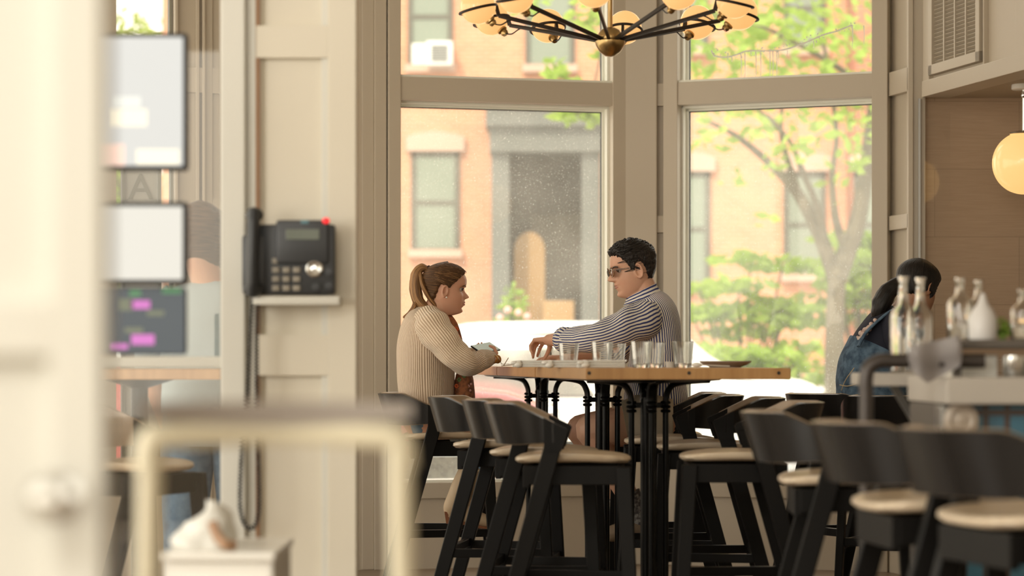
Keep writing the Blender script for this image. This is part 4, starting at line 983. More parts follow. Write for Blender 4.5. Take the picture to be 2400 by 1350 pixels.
SF = [P(1004, 752, 11.04), P(1018, 772, 11.13), P(1045, 806, 11.2), P(1070, 832, 11.24), P(1088, 842, 11.25), P(1104, 838, 11.2), P(1116, 833, 11.14)]
loft(mb, limb(SF, [.070, .080, .070, .062, .056, .045, .034], 1.0), 8, 48, .004, 16, ucirc=.42, vw=60)
sw = mb.build('sweater', 'rib_knit', wo, angle=80)
cfa = MB(); mb = cfa; loft(mb, limb([P(1120, 848, 10.77), P(1130, 844, 10.81), P(1140, 840.5, 10.86), P(1150, 838, 10.91)], [.044, .046, .040, .031]), 6, 40, .003, 30, ucirc=.5, vw=90)
cfa.build('cuff', 'rib_knit', sw, angle=80); mb = MB(); loft(mb, limb([P(1106, 839, 11.19), P(1112, 838, 11.15), P(1118, 838, 11.11)], [.038, .036, .030]), 6, 40, .003, 30, ucirc=.5); mb.build('cuff', 'rib_knit', sw, angle=80)
# jeans and boots
mb = MB()
for D, dx in ((10.80, 0), (11.06, 8)):
    loft(mb, limb([P(962, 990, D), P(985, 985, D), P(1060, 984, D), P(1130, 990, D), P(1172+dx, 1000, D), P(1172+dx, 1025, D), P(1152+dx*1.4, 1060, D), P(1130+dx*3, 1100, D)], [.050, .082, .080, .072, .066, .068, .066, .080]), 7, 36, .003, 14)
jn = mb.build('jeans', 'denim', wo, angle=80)
mb = MB()
for D, dx in ((10.80, 0), (11.06, 8)): mb.tube([P(1130+dx*3, 1098, D)+Vector((.080*math.cos(a)*.86, .080*math.sin(a), .080*math.cos(a)*.45)) for a in [2*PI*i/24 for i in range(25)]], .0025, 6)
mb.build('hem_stitching', 'thread', jn)
for D, dx in ((10.80, 0), (11.06, 24)):
    bo = MB()
    loft(bo, limb([P(1118+dx, 1085, D), P(1098+dx, 1120, D), P(1076+dx, 1165, D), P(1062+dx, 1195, D), P(1058+dx, 1212, D)], [.062, .058, .052, .046, .030]), 7, 30, .003, 16)
    loft(bo, limb([P(1052+dx, 1200, D), P(1080+dx, 1203, D), P(1115+dx, 1214, D), P(1150+dx, 1224, D), P(1171+dx, 1229, D)], [.036, .042, .034, .025, .010], 1.05), 7, 28, .001, 20)
    bo = bo.build('boot', 'boot_hide', wo, angle=80)
    s_ = D/FPX
    MB().grid([[P(x, y, D)+Vector((0, q, 0)) for x, y, q in row] for row in (((1042+dx, 1198, -.034), (1078+dx, 1205, -.034), (1078+dx, 1205, .034), (1042+dx, 1198, .034)), ((1046+dx, 1226, -.026), (1072+dx, 1231, -.026), (1072+dx, 1231, .026), (1046+dx, 1226, .026)))]).build('heel', 'boot_heel', bo, smooth=False)
    MB().tube([P(1070+dx, 1214, D), P(1100+dx, 1230, D), P(1140+dx, 1238, D), P(1172+dx, 1237, D)], .008, 8, flat=4.2, side=(0, 0, 1)).build('sole', 'boot_heel', bo)

# ---------------------------------------------------------------- the seated man, facing left
DM = 10.93
ma = thing('person', 'person in sunglasses and a blue striped shirt, seated right, reaching across the table', 'person', P(1540, 1020, DM))
M = head_matrix(P(1482, 630, DM), 180+10, 11, 0, 1.045)
b = MB(); add_head(b, M, 'm')
b.chain([M @ Vector((-.025, 0, -.05)), P(1515, 690, DM), P(1530, 730, DM)], [.056, .060, .065], 20); b.chain([M @ Vector((.005, 0, -.075)), P(1500, 705, DM)], [.045, .055], 20)
b.chain([P(1533, 750, DM), P(1538, 830, DM), P(1535, 910, DM), P(1540, 975, DM)], [.11, .115, .115, .125], 20)
shN, elN, wrN = P(1512, 750, 10.74), P(1402, 792, 10.60), P(1288, 797, 10.78)
shF, elF, wrF = P(1522, 745, 11.16), P(1432, 835, 11.30), P(1330, 838, 11.12)
b.chain([P(1533, 750, DM), shN, elN], [.07, .062, .046]); b.chain([elN, elN.lerp(wrN, .45), wrN], [.044, .042, .0275]); b.chain([P(1533, 750, DM), shF, elF], [.07, .06, .046]); b.chain([elF, wrF], [.044, .028])
hand(b, wrN, P(1238, 800, 10.92)-wrN, (-.12, .0, -1), (0, 1, .1), 1.0, [(38, 14, 6), (38, 30, 14), (44, 46, 28), (44, 54, 38)], ((.55, .30, .62), (.55, .0, .80), (.62, -.10, .72)), spread=6)
hand(b, wrF, (-1, -.2, -.03), (0, 0, -1), (0, -1, 0), 1.0, [(12, 24, 16)]*4)
for D, dx in ((10.76, 14), (11.08, -8)):
    kn = P(1372+dx, 1008, D); an = P(1482+dx, 1205, D)
    b.chain([P(1545, 990, D), P(1450+dx, 1000, D), kn], [.10, .092, .073], 20); b.chain([kn, kn.lerp(an, .35), an], [.068, .062, .040], 18); b.chain([an, P(1488+dx, 1238, D), P(1415+dx, 1248, D)], [.042, .038, .030])
bake_body(b, 'body', 'skin_man', ma, .0040)
eyes(M, ma, 'm'); lips(M, ma)
LM = [(0, .070), (25, .069), (45, .060), (60, .044), (68, .028), (76, -.004), (86, -.012), (92, .020), (104, .022), (114, -.01), (128, -.045), (150, -.062), (180, -.066)]
hair_shell(M, 'm', LM, [(0, .012), (50, .011), (80, .007), (110, .010), (150, .012), (180, .012)], 'hair', 'hair_dark', ma, top=.006, lump=.006)
mb = MB(); rr = random.Random(5)                            # short tousled locks
for i in range(330):
    a0 = rr.uniform(-180, 180); zl = lerp_tab(LM, abs(a0)); z = max(zl+.008, rr.uniform(zl+.006, .108) if rr.random() < .8 else rr.uniform(.05, .113)); pts = []
    for k in range(5):
        t = k/4; a = a0+math.copysign(22*t*(1+rr.uniform(-.3, .3)), a0 if rr.random() < .85 else -a0); zz = min(.115, z+(.006 if z > .05 else -.020)*t); p = head_pt(zz, R(a), 'm')
        o = Vector((p.x/.010, p.y/.0062, max(0, zz)/.0135)).normalized(); pts.append(M @ (p+o*(.008+.007*sm(.02, .1, zz)+.006*t*(1-t)*4*sm(.0, .09, zz))))
    mb.tube(pts, [.0012, .0022, .0023, .0016, .0004], 5)
mb.build('hair_locks', 'hair_dark', ma)
sg = MB()                                                   # sunglasses
for s in (-1, 1):
    cc = Vector((.101, s*.033, .000)); pts = [M @ (cc+Vector((-.010*abs(math.cos(t))*.5*(1 if math.cos(t)*s > 0 else 0), .0245*math.cos(t), .0195*math.sin(t)-.002*math.cos(2*t)))) for t in [2*PI*i/24 for i in range(25)]]
    sg.tube(pts, .0021, 8); sg.bar(M @ Vector((.094, s*.056, .010)), M @ Vector((.004, s*.0775, .004)), .003, .0055); sg.bar(M @ Vector((.098, s*.054, .009)), M @ Vector((.092, s*.058, .010)), .004, .006)
sg.tube([M @ Vector((.101, -.010, .004)), M @ Vector((.104, 0, .0065)), M @ Vector((.101, .010, .004))], .002, 8)
sg = sg.build('sunglasses', mat('tortoise', (.10, .04, .015), .25, var=(60, (.25, .12, .04), .1)), ma)
for s in (-1, 1): MB().ball(M @ Vector((.0995, s*.033, .0)), (.0228, .002, .0178), (M.to_3x3().normalized() @ Matrix.Rotation(R(90-s*8), 3, 'Z'))).build('lens', mat('lens_dark', (.10, .11, .10), .05, metal=.7), sg)
# shirt
mb = MB()
R_ = [ring(1510, 698, DM, 42, .075, -24), ring(1518, 712, DM, 52, .120, -22), ring(1526, 730, DM, 60, .185, -14), ring(1533, 756, DM, 61, .212, -6), ring(1537, 800, DM, 61, .214), ring(1538, 850, DM, 64, .206), ring(1537, 900, DM, 70, .205), ring(1536, 930, DM, 76, .208), ring(1538, 952, DM, 74, .20)]
loft(mb, R_, 8, 96, .006, 8, 2.3, ucirc=1.12, capa=False)
SN = [P(1522, 742, 10.82), P(1510, 750, 10.73), P(1490, 758, 10.68), P(1456, 770, 10.63), P(1420, 786, 10.60), P(1395, 792, 10.60), P(1360, 797, 10.64), P(1330, 798, 10.69), P(1318, 798, 10.71)]
loft(mb, limb(SN, [.070, .084, .084, .076, .066, .062, .060, .052, .046]), 8, 60, .005, 14, ucirc=.48, vw=45)
SF = [P(1535, 742, 11.02), P(1515, 750, 11.14), P(1480, 785, 11.24), P(1445, 825, 11.3), P(1420, 838, 11.28), P(1392, 838, 11.23)]
loft(mb, limb(SF, [.088, .09, .078, .066, .058, .048]), 8, 48, .005, 14, ucirc=.48, vw=45)
sh = mb.build('shirt', 'stripe_shirt', ma, angle=80)
mb = MB()                                                   # stand-up collar
loft(mb, [(P(1503, 681, DM), Vector((.067, 0, .034)), Vector((0, .062, 0))), (P(1504, 690, DM), Vector((.074, 0, .032)), Vector((0, .068, 0))), (P(1507, 702, DM), Vector((.090, 0, .030)), Vector((0, .085, 0)))], 5, 60, 0, swap=True, capa=False, capb=False)
mb.build('collar', 'stripe_shirt', sh, angle=80)
mb = MB()
loft(mb, limb([P(1338, 798, 10.68), P(1330, 798, 10.69), P(1318, 797, 10.715), P(1310, 796.5, 10.73)], [.052, .058, .055, .040]), 6, 48, .004, 26, ucirc=.36, vw=160); mb.build('rolled_cuff', 'stripe_shirt', sh, angle=80)
mb = MB(); mb.grid([[P(1570, 693, DM+.02), P(1585, 712, DM+.05), P(1587, 722, DM+.02)], [P(1560, 700, DM-.06), P(1578, 715, DM-.05), P(1583, 728, DM-.05)]], closed=False)
# shorts
mb = MB()
loft(mb, [ring(1540, 935, DM, 74, .19), ring(1542, 960, DM, 78, .205), ring(1542, 990, DM, 80, .21), ring(1542, 1018, DM, 72, .20)], 6, 60, .005, 10)
for D, dx in ((10.76, 14), (11.08, -8)): loft(mb, limb([P(1575, 985, D), P(1540, 985, D), P(1500, 988, D), P(1468+dx, 994, D), P(1450+dx, 997, D)], [.10, .118, .118, .112, .108]), 7, 44, .006, 14)
mb.build('shorts', 'khaki', ma, angle=80)
for D, dx in ((10.76, 14), (11.08, -8)):
    an = P(1482+dx, 1205, D)
    so = MB(); loft(so, limb([P(1458+dx, 1158, D), P(1472+dx, 1185, D), P(1484+dx, 1212, D), P(1488+dx, 1235, D)], [.056, .053, .048, .044]), 6, 24, .001); so = so.build('sock', 'sock_knit', ma, angle=80)
    so = MB(); loft(so, limb([P(1508+dx, 1240, D), P(1490+dx, 1238, D), P(1455+dx, 1243, D), P(1415+dx, 1252, D), P(1398+dx, 1255, D)], [.034, .048, .044, .035, .014], 1.0), 6, 24, 0); so.build('shoe', 'shoe_hide', ma, angle=80)

# ---------------------------------------------------------------- woman in overalls, seen from behind, bending away to the right
DO = 10.75
wv = thing('person', 'person with black ponytail in denim overalls and navy top, leaning away at right', 'person', P(2040, 1010, DO))
M = head_matrix(P(2152, 676, DO), 38, 18, -6, 1.0)
b = MB(); add_head(b, M, 'f'); b.chain([M @ Vector((-.03, 0, -.05)), P(2110, 745, DO)], [.052, .06], 20)
b.chain([P(2100, 765, DO), P(2060, 820, DO), P(2035, 900, DO), P(2040, 975, DO)], [.10, .11, .11, .12], 20)
for sd in (-1, 1):
    s0 = P(2112, 775, DO+sd*.17)+Vector((.0, 0, 0)); e0 = P(2150, 865, DO+sd*.24); w0 = P(2240, 845, DO+.25+sd*.12)
    b.chain([P(2100, 768, DO), s0, e0, w0], [.07, .055, .042, .028]); hand(b, w0, (1, .3, -.1), (0, 0, -1), (0, -sd, 0), .88)
    kn = P(2210, 1000, DO+.12+sd*.1); b.chain([P(2040, 985, DO+sd*.09), kn, P(2180, 1180, DO+.15+sd*.1)], [.09, .065, .04], 16); b.chain([P(2180, 1180, DO+.15+sd*.1), P(2195, 1225, DO+.16+sd*.1), P(2250, 1232, DO+.22+sd*.1)], [.04, .034, .024])
bake_body(b, 'body', 'skin_tan', wv, .005); eyes(M, wv, 'f'); lips(M, wv)
LB = [(0, .072), (30, .066), (55, .03), (68, -.02), (78, -.05), (90, -.035), (105, -.035), (125, -.05), (160, -.06), (180, -.066)]
hair_shell(M, 'f', LB, [(0, .010), (90, .013), (180, .018)], 'hair', 'hair_black', wv, top=.006)
mb = MB(); loft(mb, limb([P(2120, 655, DO-.06), P(2104, 664, DO-.07), P(2082, 684, DO-.07), P(2066, 712, DO-.07), P(2056, 740, DO-.07), P(2046, 748, DO-.07)], [.016, .028, .040, .042, .030, .004], 1.1), 8, 26, .004, 34)
for i in range(8): loft(mb, limb([P(2062+i*2, 715, DO-.07), P(2054+i*2, 735, DO-.08), P(2040+i*4, 745+i, DO-.08)], [.006, .005, .001]), 4, 6)
mb.build('ponytail', 'hair_black', wv, angle=80)
def tring(x, y, hx, hw, tl): t = R(tl); s = DO/FPX; return (P(x, y, DO), Vector((math.cos(t), 0, math.sin(t)))*hx*s, Vector((0, hw, 0)))
mb = MB()
loft(mb, [tring(2112, 738, 34, .075, -42), tring(2104, 752, 50, .13, -42), tring(2090, 775, 64, .185, -36), tring(2072, 812, 74, .2, -26), tring(2058, 855, 80, .195, -14), tring(2048, 900, 80, .185, -4), tring(2045, 940, 78, .18, 0)], 8, 72, .005, 10, 2.2)
for sd in (-1, 1): loft(mb, limb([P(2100, 760, DO+sd*.12), P(2118, 788, DO+sd*.2), P(2135, 835, DO+sd*.24), P(2152, 866, DO+sd*.25), P(2190, 862, DO+.06+sd*.2)], [.08, .085, .072, .062, .055]), 7, 36, .005, 12)
mb.build('navy_top', 'navy_cotton', wv, angle=80)
mb = MB()
loft(mb, [tring(2068, 822, 82, .204, -26), tring(2058, 850, 88, .202, -16), tring(2048, 890, 88, .192, -6), tring(2045, 918, 84, .185, 0), tring(2044, 950, 88, .195, 0), tring(2046, 985, 88, .205, 0), tring(2050, 1012, 70, .19, 0)], 8, 72, .003, 12, 2.2)
for sd in (-1, 1): loft(mb, limb([P(2040, 980, DO+sd*.09), P(2120, 988, DO+.05+sd*.1), P(2212, 1000, DO+.12+sd*.1), P(2200, 1060, DO+.13+sd*.1), P(2185, 1160, DO+.15+sd*.1)], [.10, .09, .072, .064, .055]), 6, 30, .003, 12)
dn = mb.build('overalls', 'denim_dark', wv, angle=80)
mb = MB()
for D_, dx in ((DO-.12, 6), (DO+.08, -12)):
    pts = smooth_path([P(1998+dx+8, 812, D_-.06), P(2022+dx, 782, D_-.05), P(2052+dx, 752, D_-.04), P(2084+dx, 728, D_-.02), P(2106+dx, 722, D_+.02)], 5)
    mb.tube(pts, .007, 10, flat=3.2, side=(-.7, 0, .7))
mb.build('strap', 'denim_dark', dn, angle=80)
mb = MB()
for l in ([(1996, 862), (1976, 890), (1966, 915)], [(2000, 900), (1980, 905), (1962, 902)], [(2005, 925), (1982, 927), (1964, 922)]): mb.tube(smooth_path([P(x+6, y, DO-.17+.06*(k/2)) for k, (x, y) in enumerate(l)], 4), .002, 5)
mb.build('stitching', 'thread', dn)
mb = MB(); 
for i in range(16):
    k = i/15; c = P(2012+46*k, 792-40*k+6*math.sin(i*2.3), DO-.105-.03*math.sin(PI*k)); mb.ball(c, (.012, .012, .007+.006*abs(math.sin(i))), Matrix.Rotation(R(45), 3, 'Y'), 8, 6)
mb.build('embroidery', mat('embroidery', (.62, .42, .36), .8, var=(50, (.75, .65, .58), .1)), wv)

# ---------------------------------------------------------------- person behind the partition glass, far left
DG = 8.9
wg = thing('person', 'person in pale blue shirt standing behind the partition glass, seen from behind beside the screens', 'person', P(500, 0, DG).xyz); wg.location.z = 0; OFF[wg.name] = wg.location.copy()
M = head_matrix(P(470, 566, DG), 80, 4, 0, 1.05)
b = MB(); add_head(b, M, 'm'); c0 = wg.location.copy()
def g(x, y, z): return Vector((c0.x+x, DG+y, z))
b.chain([M @ Vector((-.03, 0, -.05)), g(-.01, 0, 1.36)], [.056, .06], 18)
b.chain([g(0, 0, 1.30), g(0, 0, 1.1), g(0, 0, .93)], [.088, .088, .10], 18)
for sd in (-1, 1):
    b.chain([g(0, 0, 1.32), g(sd*.17, 0, 1.29), g(sd*.23, .04, 1.04), g(sd*.20, .16, .86)], [.07, .055, .042, .027]); hand(b, g(sd*.20, .16, .86), (0, .3, -1), (-sd, 0, 0), (0, 1, .3), 1.0)
    b.chain([g(sd*.09, 0, .90), g(sd*.10, 0, .48), g(sd*.10, -.02, .09)], [.095, .062, .042], 16); b.chain([g(sd*.10, -.02, .06), g(sd*.11, .14, .035)], [.04, .03])
bake_body(b, 'body', 'skin_man', wg, .006); eyes(M, wg, 'm')
hair_shell(M, 'm', [(0, .06), (40, .03), (60, -.06), (90, -.115), (180, -.118)], [(0, .012), (90, .016), (180, .022)], 'hair', 'hair_brown', wg, top=.008, lump=.004)
mb = MB(); X = Vector((.0, 0, 0))
def hr(z, rx, ry): return (g(0, 0, z), Vector((rx, 0, 0)), Vector((0, ry, 0)))
loft(mb, [hr(1.385, .07, .06), hr(1.36, .15, .085), hr(1.30, .205, .11), hr(1.2, .205, .125), hr(1.05, .19, .125), hr(.95, .195, .125), hr(.90, .195, .12)], 7, 60, .006, 9)
for sd in (-1, 1): loft(mb, limb([g(sd*.13, 0, 1.33), g(sd*.19, 0, 1.27), g(sd*.225, .02, 1.15), g(sd*.235, .04, 1.06)], [.06, .07, .066, .062]), 6, 30, .004, 14)
mb.build('shirt', 'light_blue_cotton', wg, angle=80)
mb = MB(); loft(mb, [hr(.98, .17, .115), hr(.92, .182, .122), hr(.85, .19, .125), hr(.78, .18, .12)], 5, 48, .003)
for sd in (-1, 1): loft(mb, limb([g(sd*.09, 0, .84), g(sd*.10, 0, .6), g(sd*.105, 0, .35), g(sd*.105, -.01, .07)], [.105, .088, .075, .07]), 6, 30, .005, 12)
mb.build('trousers', 'denim', wg, angle=80)
for sd in (-1, 1): mb = MB(); loft(mb, limb([g(sd*.10, -.07, .045), g(sd*.10, 0, .05), g(sd*.11, .1, .042), g(sd*.115, .17, .03)], [.03, .045, .04, .02]), 5, 20); mb.build('shoe', 'shoe_hide', wg, angle=80)

# ---------------------------------------------------------------- what they hold and wear loose
ph = thing('smartphone', 'smartphone with pale screen held up by the seated woman', 'phone', P(1138, 817, 11.05))
c = P(1138, 816, 11.0); nrm = PN; xa = (PL-nrm*PL.dot(nrm)).normalized(); ya = nrm.cross(xa); Q = Matrix((xa, ya, nrm)).transposed()
MB().box(c, (.145, .071, .008), Q, .0035).build('case', 'black_plastic', ph); MB().box(c+nrm*.0043, (.138, .064, .001), Q, .0).build('screen', mat('phone_glass', (.42, .48, .44), .12, emit=(.5, .58, .5), estr=.25), ph, smooth=False)
sg = thing('amber_sunglasses', 'amber-lensed sunglasses resting on the table by the woman\'s cuff', 'sunglasses', P(1160, 850, 10.86)); sg.location.z = ZT1; OFF[sg.name] = sg.location.copy()
c = P(1159, 842, 10.86); mb = MB()
for k, dd in enumerate((0, .045)):
    cc = c+Vector((dd*.3, dd, 0)); pts = [cc+Vector((.0165*math.cos(t), -.004*math.cos(t), .0185*math.sin(t))) for t in [2*PI*i/20 for i in range(21)]]; mb.tube(pts, .0012, 6)
mb.bar(c+Vector((.016, .0, .010)), P(1176, 853.5, 10.95), .002, .0025).bar(P(1176, 853.5, 10.95), P(1200, 853.5, 11.0), .002, .002)
fr_ = mb.build('frame', 'brass', sg)
for dd in (0, .045): MB().ball(c+Vector((dd*.3, dd, 0)), (.0158, .0025, .0178)).build('lens', mat('amber_lens', (.50, .20, .04), .12), fr_)
# bag with embroidered strap
bg_ = thing('embroidered_bag', 'brown shoulder bag with orange flower embroidery, hanging in front of the seated woman', 'bag', P(1088, 955, 10.98))
mat('bag_tapestry', (.20, .09, .05), .9, var=(55, (.42, .16, .07), .10)); mat('bag_piping', (.16, .05, .03), .6); mat('orange_thread', (.72, .16, .05), .8); mat('green_thread', (.20, .30, .12), .8); mat('pink_thread', (.75, .45, .40), .8)
mb = MB(); rows = []
pts = [P(1046, 735, 10.94), P(1064, 760, 10.92), P(1074, 790, 10.92), P(1082, 830, 10.93), P(1090, 870, 10.95), P(1090, 905, 10.97)]
sp_ = smooth_path(pts, 6); mb.tube(sp_, .016, 10, flat=.35, side=(1, 0, 0)); mb.build('strap', 'bag_tapestry', bg_, angle=80)
mb = MB(); loft(mb, [(P(1086, 866, 10.98), Vector((.020, 0, 0)), Vector((0, .06, 0))), (P(1088, 880, 10.98), Vector((.038, 0, 0)), Vector((0, .10, 0))), (P(1088, 920, 10.98), Vector((.048, 0, 0)), Vector((0, .12, 0))), (P(1090, 965, 10.98), Vector((.047, 0, 0)), Vector((0, .12, 0))), (P(1090, 985, 10.98), Vector((.035, 0, 0)), Vector((0, .10, 0)))], 6, 36, .002, 20, 2.6)
mb.build('pouch', 'bag_tapestry', bg_, angle=80)
for nm_, cl, spots in (('orange_flowers', 'orange_thread', ((1069, 772, 7), (1075, 790, 6), (1079, 812, 6), (1094, 935, 10), (1100, 945, 7), (1070, 905, 6))), ('green_leaves', 'green_thread', ((1072, 800, 4), (1088, 880, 7), (1076, 890, 6), (1082, 822, 3))), ('pink_sprigs', 'pink_thread', ((1098, 905, 4), (1102, 915, 3), (1096, 920, 3), (1080, 806, 3), (1104, 900, 3)))):
    mb = MB()
    for x, y, r_ in spots:
        dep = 10.905 if y < 830 else 10.87
        if y > 860: dep = 10.875
        for i in range(6):
            a = i*PI/3; mb.ball(P(x+r_*.55*math.cos(a), y+r_*.55*math.sin(a), dep), (r_*.0009, .004, r_*.0006), Matrix.Rotation(-a, 3, 'Y'), 8, 5)
    mb.build(nm_, cl, bg_)
# napkin on her lap with dark stripes
nk = thing('lap_napkin', 'pale cloth napkin with dark stripes lying over the woman\'s knee', 'napkin', P(1075, 1030, 10.72)); mb = MB(); rows = []
for i in range(13):
    x = 1042+70*i/12; row = []
    for j in range(7): row.append(P(x+j*3, 1006+34*j/6+3*math.sin(i*.9+j*.5)+ (8*(i/12)), 10.715-.004*math.sin(i*1.3)-.012*math.sin(PI*j/6)))
    rows.append(row)
mb.grid(rows, closed=False); r2 = bmesh.ops.solidify(mb.bm, geom=list(mb.bm.faces), thickness=.003); cl = mb.build('cloth', 'linen', nk, angle=80)
mb = MB()
for k in (0, 4, 9): mb.tube([P(1088+k*2.2+j*2.5, 1014+34*j/6, 10.697-.012*math.sin(PI*j/6)) for j in range(7)], .0016, 5)
mb.build('stripe', 'black_plastic', nk)
# ================================================================ left partition: glazed screen, telephone, displays
DP = 7.0
def px_(x, D): return (x-1200)*D/FPX
def pz(y, D): return EYE-(y-HOR)*D/FPX
def pbox2(mb, x0, x1, y0, y1, D0, D1, bev=0): return mb.bb(px_(x0, D0), px_(x1, D0), D0, D1, pz(y1, D0), pz(y0, D0), bev)
w = MB(); D = DP
mb = w
mb.bb(px_(600, D), px_(834, D), D+.03, D+.10, 0, ZT)
mb.bb(px_(768, D), px_(835, D), D, D+.10, 0, ZT, .004)
mb.bb(px_(598, D), px_(612, D), D+.012, D+.06, 0, ZT)
for z0, z1 in ((pz(135, D), pz(60, D)), (pz(880, D), pz(785, D)), (0, .2), (pz(-560, D), pz(-640, D))): mb.bb(px_(600, D), px_(768.5, D), D, D+.06, z0, z1)
struct('wall_left_partition', w, 'paint_panel')
w = MB().bb(px_(753, D), px_(769, D), D+.012, D+.05, 0, ZT, .003); struct('trim_9', w, 'paint_fore')
w = MB().bb(px_(519, D), px_(577, D), D-.03, D+.09, 0, ZT, .006).bb(px_(577, D), px_(599, D), D-.0, D+.08, 0, ZT, .003)
w.bb(px_(150, D), px_(520, D), D-.02, D+.06, pz(863, D), pz(836, D), .006).bb(px_(150, D), px_(520, D), D-.02, D+.06, 0, .12)
struct('window_5', w, 'paint_fore')
w = MB(); vs = [w.bm.verts.new(v) for v in ((px_(150, D), D+.03, .12), (px_(520, D), D+.03, .12), (px_(520, D), D+.03, ZT), (px_(150, D), D+.03, ZT))]; w.bm.faces.new(vs)
struct('trim_10', w, 'partition_glass')
w = MB().tube([(px_(603, D), D+.008, 0), (px_(603, D), D+.008, ZT)], .0075, 10); struct('recess_shade_strip', w, 'shade_handle_brown', smooth=True)  # brown strip drawn in for the shade line at the recess edge
# desk telephone on its wall bracket
TP = DP-.02
t = thing('desk_telephone', 'black office telephone with red message light mounted on the cream partition', 'telephone', (px_(682, TP), TP-.05, pz(700, TP)))
mat('phone_dark', (.022, .024, .027), .4); mat('key_pale', (.30, .27, .22), .5)
tilt = Matrix.Rotation(R(-10), 3, 'X')
def tpt(x, y, o=0): p = P(x, y, TP); p.y = TP-.045-o-(848-y)*0; return p
m = MB(); m.box(tpt(700, 610), (px_(790, TP)-px_(612, TP), .045, pz(530, TP)-pz(693, TP)), None, .010).box(tpt(714, 570, .012), (px_(776, TP)-px_(654, TP), .05, pz(518, TP)-pz(620, TP)), None, .010).box(tpt(600, 622), (px_(628, TP)-px_(574, TP), .05, pz(555, TP)-pz(692, TP)), None, .010)
m.build('housing', 'phone_dark', t)
hs_ = MB(); hp = smooth_path([tpt(604, 500, .055), tpt(603, 530, .062), tpt(602, 600, .066), tpt(601, 665, .060), tpt(600, 690, .052)], 5)
hs_.tube(hp, [.0245*(1.0 if 3 < i < 17 else .95) for i in range(len(hp))], 14, flat=.75, side=(0, -1, 0)).ball(tpt(604, 508, .045), (.026, .026, .022)).ball(tpt(600, 680, .04), (.031, .030, .024)).build('handset', 'phone_dark', t)
MB().box(tpt(715, 553, .039), (.095, .003, .030), None, .001).build('display', mat('lcd', (.13, .15, .12), .3), t, smooth=False)
MB().box(tpt(720, 524, .039), (.022, .003, .010), None, .001).build('logo_plate', mat('teal', (.10, .22, .26), .4), t, smooth=False)
for i in range(3):
    for j in range(4): MB().box(tpt(652+i*24, 614+j*21, .026), (.0215, .010, .0165), None, .004).build('key', 'key_pale', t)
Mx = Matrix.Rotation(R(90), 3, 'X')
MB().lathe([(0, 0), (.024, 0), (.024, .012), (.019, .015), (.010, .010), (0, .012)], tpt(742, 632, .022), 24, Mx).build('navigation_dial', 'chrome', t)
for x, y in ((745, 675), (776, 672), (776, 640)): MB().lathe([(0, 0), (.013, 0), (.012, .008), (0, .009)], tpt(x, y, .022), 16, Mx).build('button', 'phone_dark', t)
MB().ball(tpt(769, 521, .036), (.011, .009, .009)).build('message_light', mat('red_light', (.6, .02, .02), .3, emit=(.9, .02, .03), estr=.8), t)
m = MB(); pbox2(m, 592, 795, 694, 714, TP-.085, TP+.02, .003); m.build('bracket_shelf', 'paint_fore', t)
cp = smooth_path([tpt(598, 700, .03), tpt(594, 760, .03), tpt(590, 850, .03), tpt(586, 930, .03), tpt(576, 1020, .03), tpt(570, 1120, .03), tpt(570, 1190, .03), tpt(582, 1228, .03), tpt(600, 1232, .03), tpt(612, 1200, .03), tpt(613, 1120, .03), tpt(609, 1000, .03), tpt(608, 880, .03), tpt(608, 780, .03), tpt(610, 712, .03)], 14)
L = 0; hx = []; turns = 0
for i, p in enumerate(cp):
    if i: L += (p-cp[i-1]).length
    tt = (cp[min(i+1, len(cp)-1)]-cp[max(i-1, 0)]).normalized(); u = Vector((0, 1, 0)); v = tt.cross(u).normalized()
    nsub = 1
    hx.append((p, L, u, v))
hel = []
for i in range(len(hx)-1):
    for k in range(9):
        f = k/9; p = hx[i][0].lerp(hx[i+1][0], f); l = hx[i][1]+(hx[i+1][1]-hx[i][1])*f; a = 2*PI*l/.0105; hel.append(p+hx[i][2]*.0062*math.cos(a)+hx[i][3]*.0062*math.sin(a))
MB().tube(hel, .0024, 5).build('coiled_cord', 'black_plastic', t)

# ---------------------------------------------------------------- touch displays on a post
DS = 5.45
def display(name, label, cat, x0, x1, y0, y1, sm_, bez, D, blocks):
    a, b, z1, z0 = px_(x0, D), px_(x1, D), pz(y0, D), pz(y1, D); t = thing(name, label, cat, ((a+b)/2, D, z0))
    MB().bb(a, b, D, D+.03, z0, z1, .009).build('bezel', 'black_plastic', t)
    sc = MB().bb(a+bez, b-bez, D-.0012, D+.001, z0+bez, z1-bez).build('screen', sm_, t, smooth=False)
    for i, (bx0, bx1, by0, by1, mm) in enumerate(blocks): MB().bb(px_(bx0, D), px_(bx1, D), D-.002, D-.0011, pz(by1, D), pz(by0, D)).build('screen_block', mm, sc, smooth=False)
    MB().bar(((a+.03), D+.05, (z0+z1)/2), (px_(150, D), D+.12, (z0+z1)/2), .03, .03).build('mount_arm', 'steel_dark', t)
    return t
mat('screen_white', (.06, .06, .06), .3, emit=(.80, .80, .76), estr=.60); mat('screen_cream', (.06, .06, .06), .3, emit=(.84, .81, .72), estr=.64); mat('screen_dark', (.02, .025, .03), .15, emit=(.03, .045, .06), estr=.8)
mat('blk_peach', (.3, .2, .2), .4, emit=(.85, .62, .50), estr=.75); mat('blk_tan', (.3, .3, .2), .4, emit=(.82, .76, .66), estr=.74); mat('blk_grey', (.3, .3, .3), .4, emit=(.60, .64, .60), estr=.7)
mat('blk_pink', (.3, .1, .3), .4, emit=(.50, .13, .45), estr=.55); mat('blk_green', (.1, .2, .1), .4, emit=(.05, .25, .12), estr=.4); mat('blk_olive', (.1, .1, .1), .4, emit=(.10, .13, .06), estr=.6)
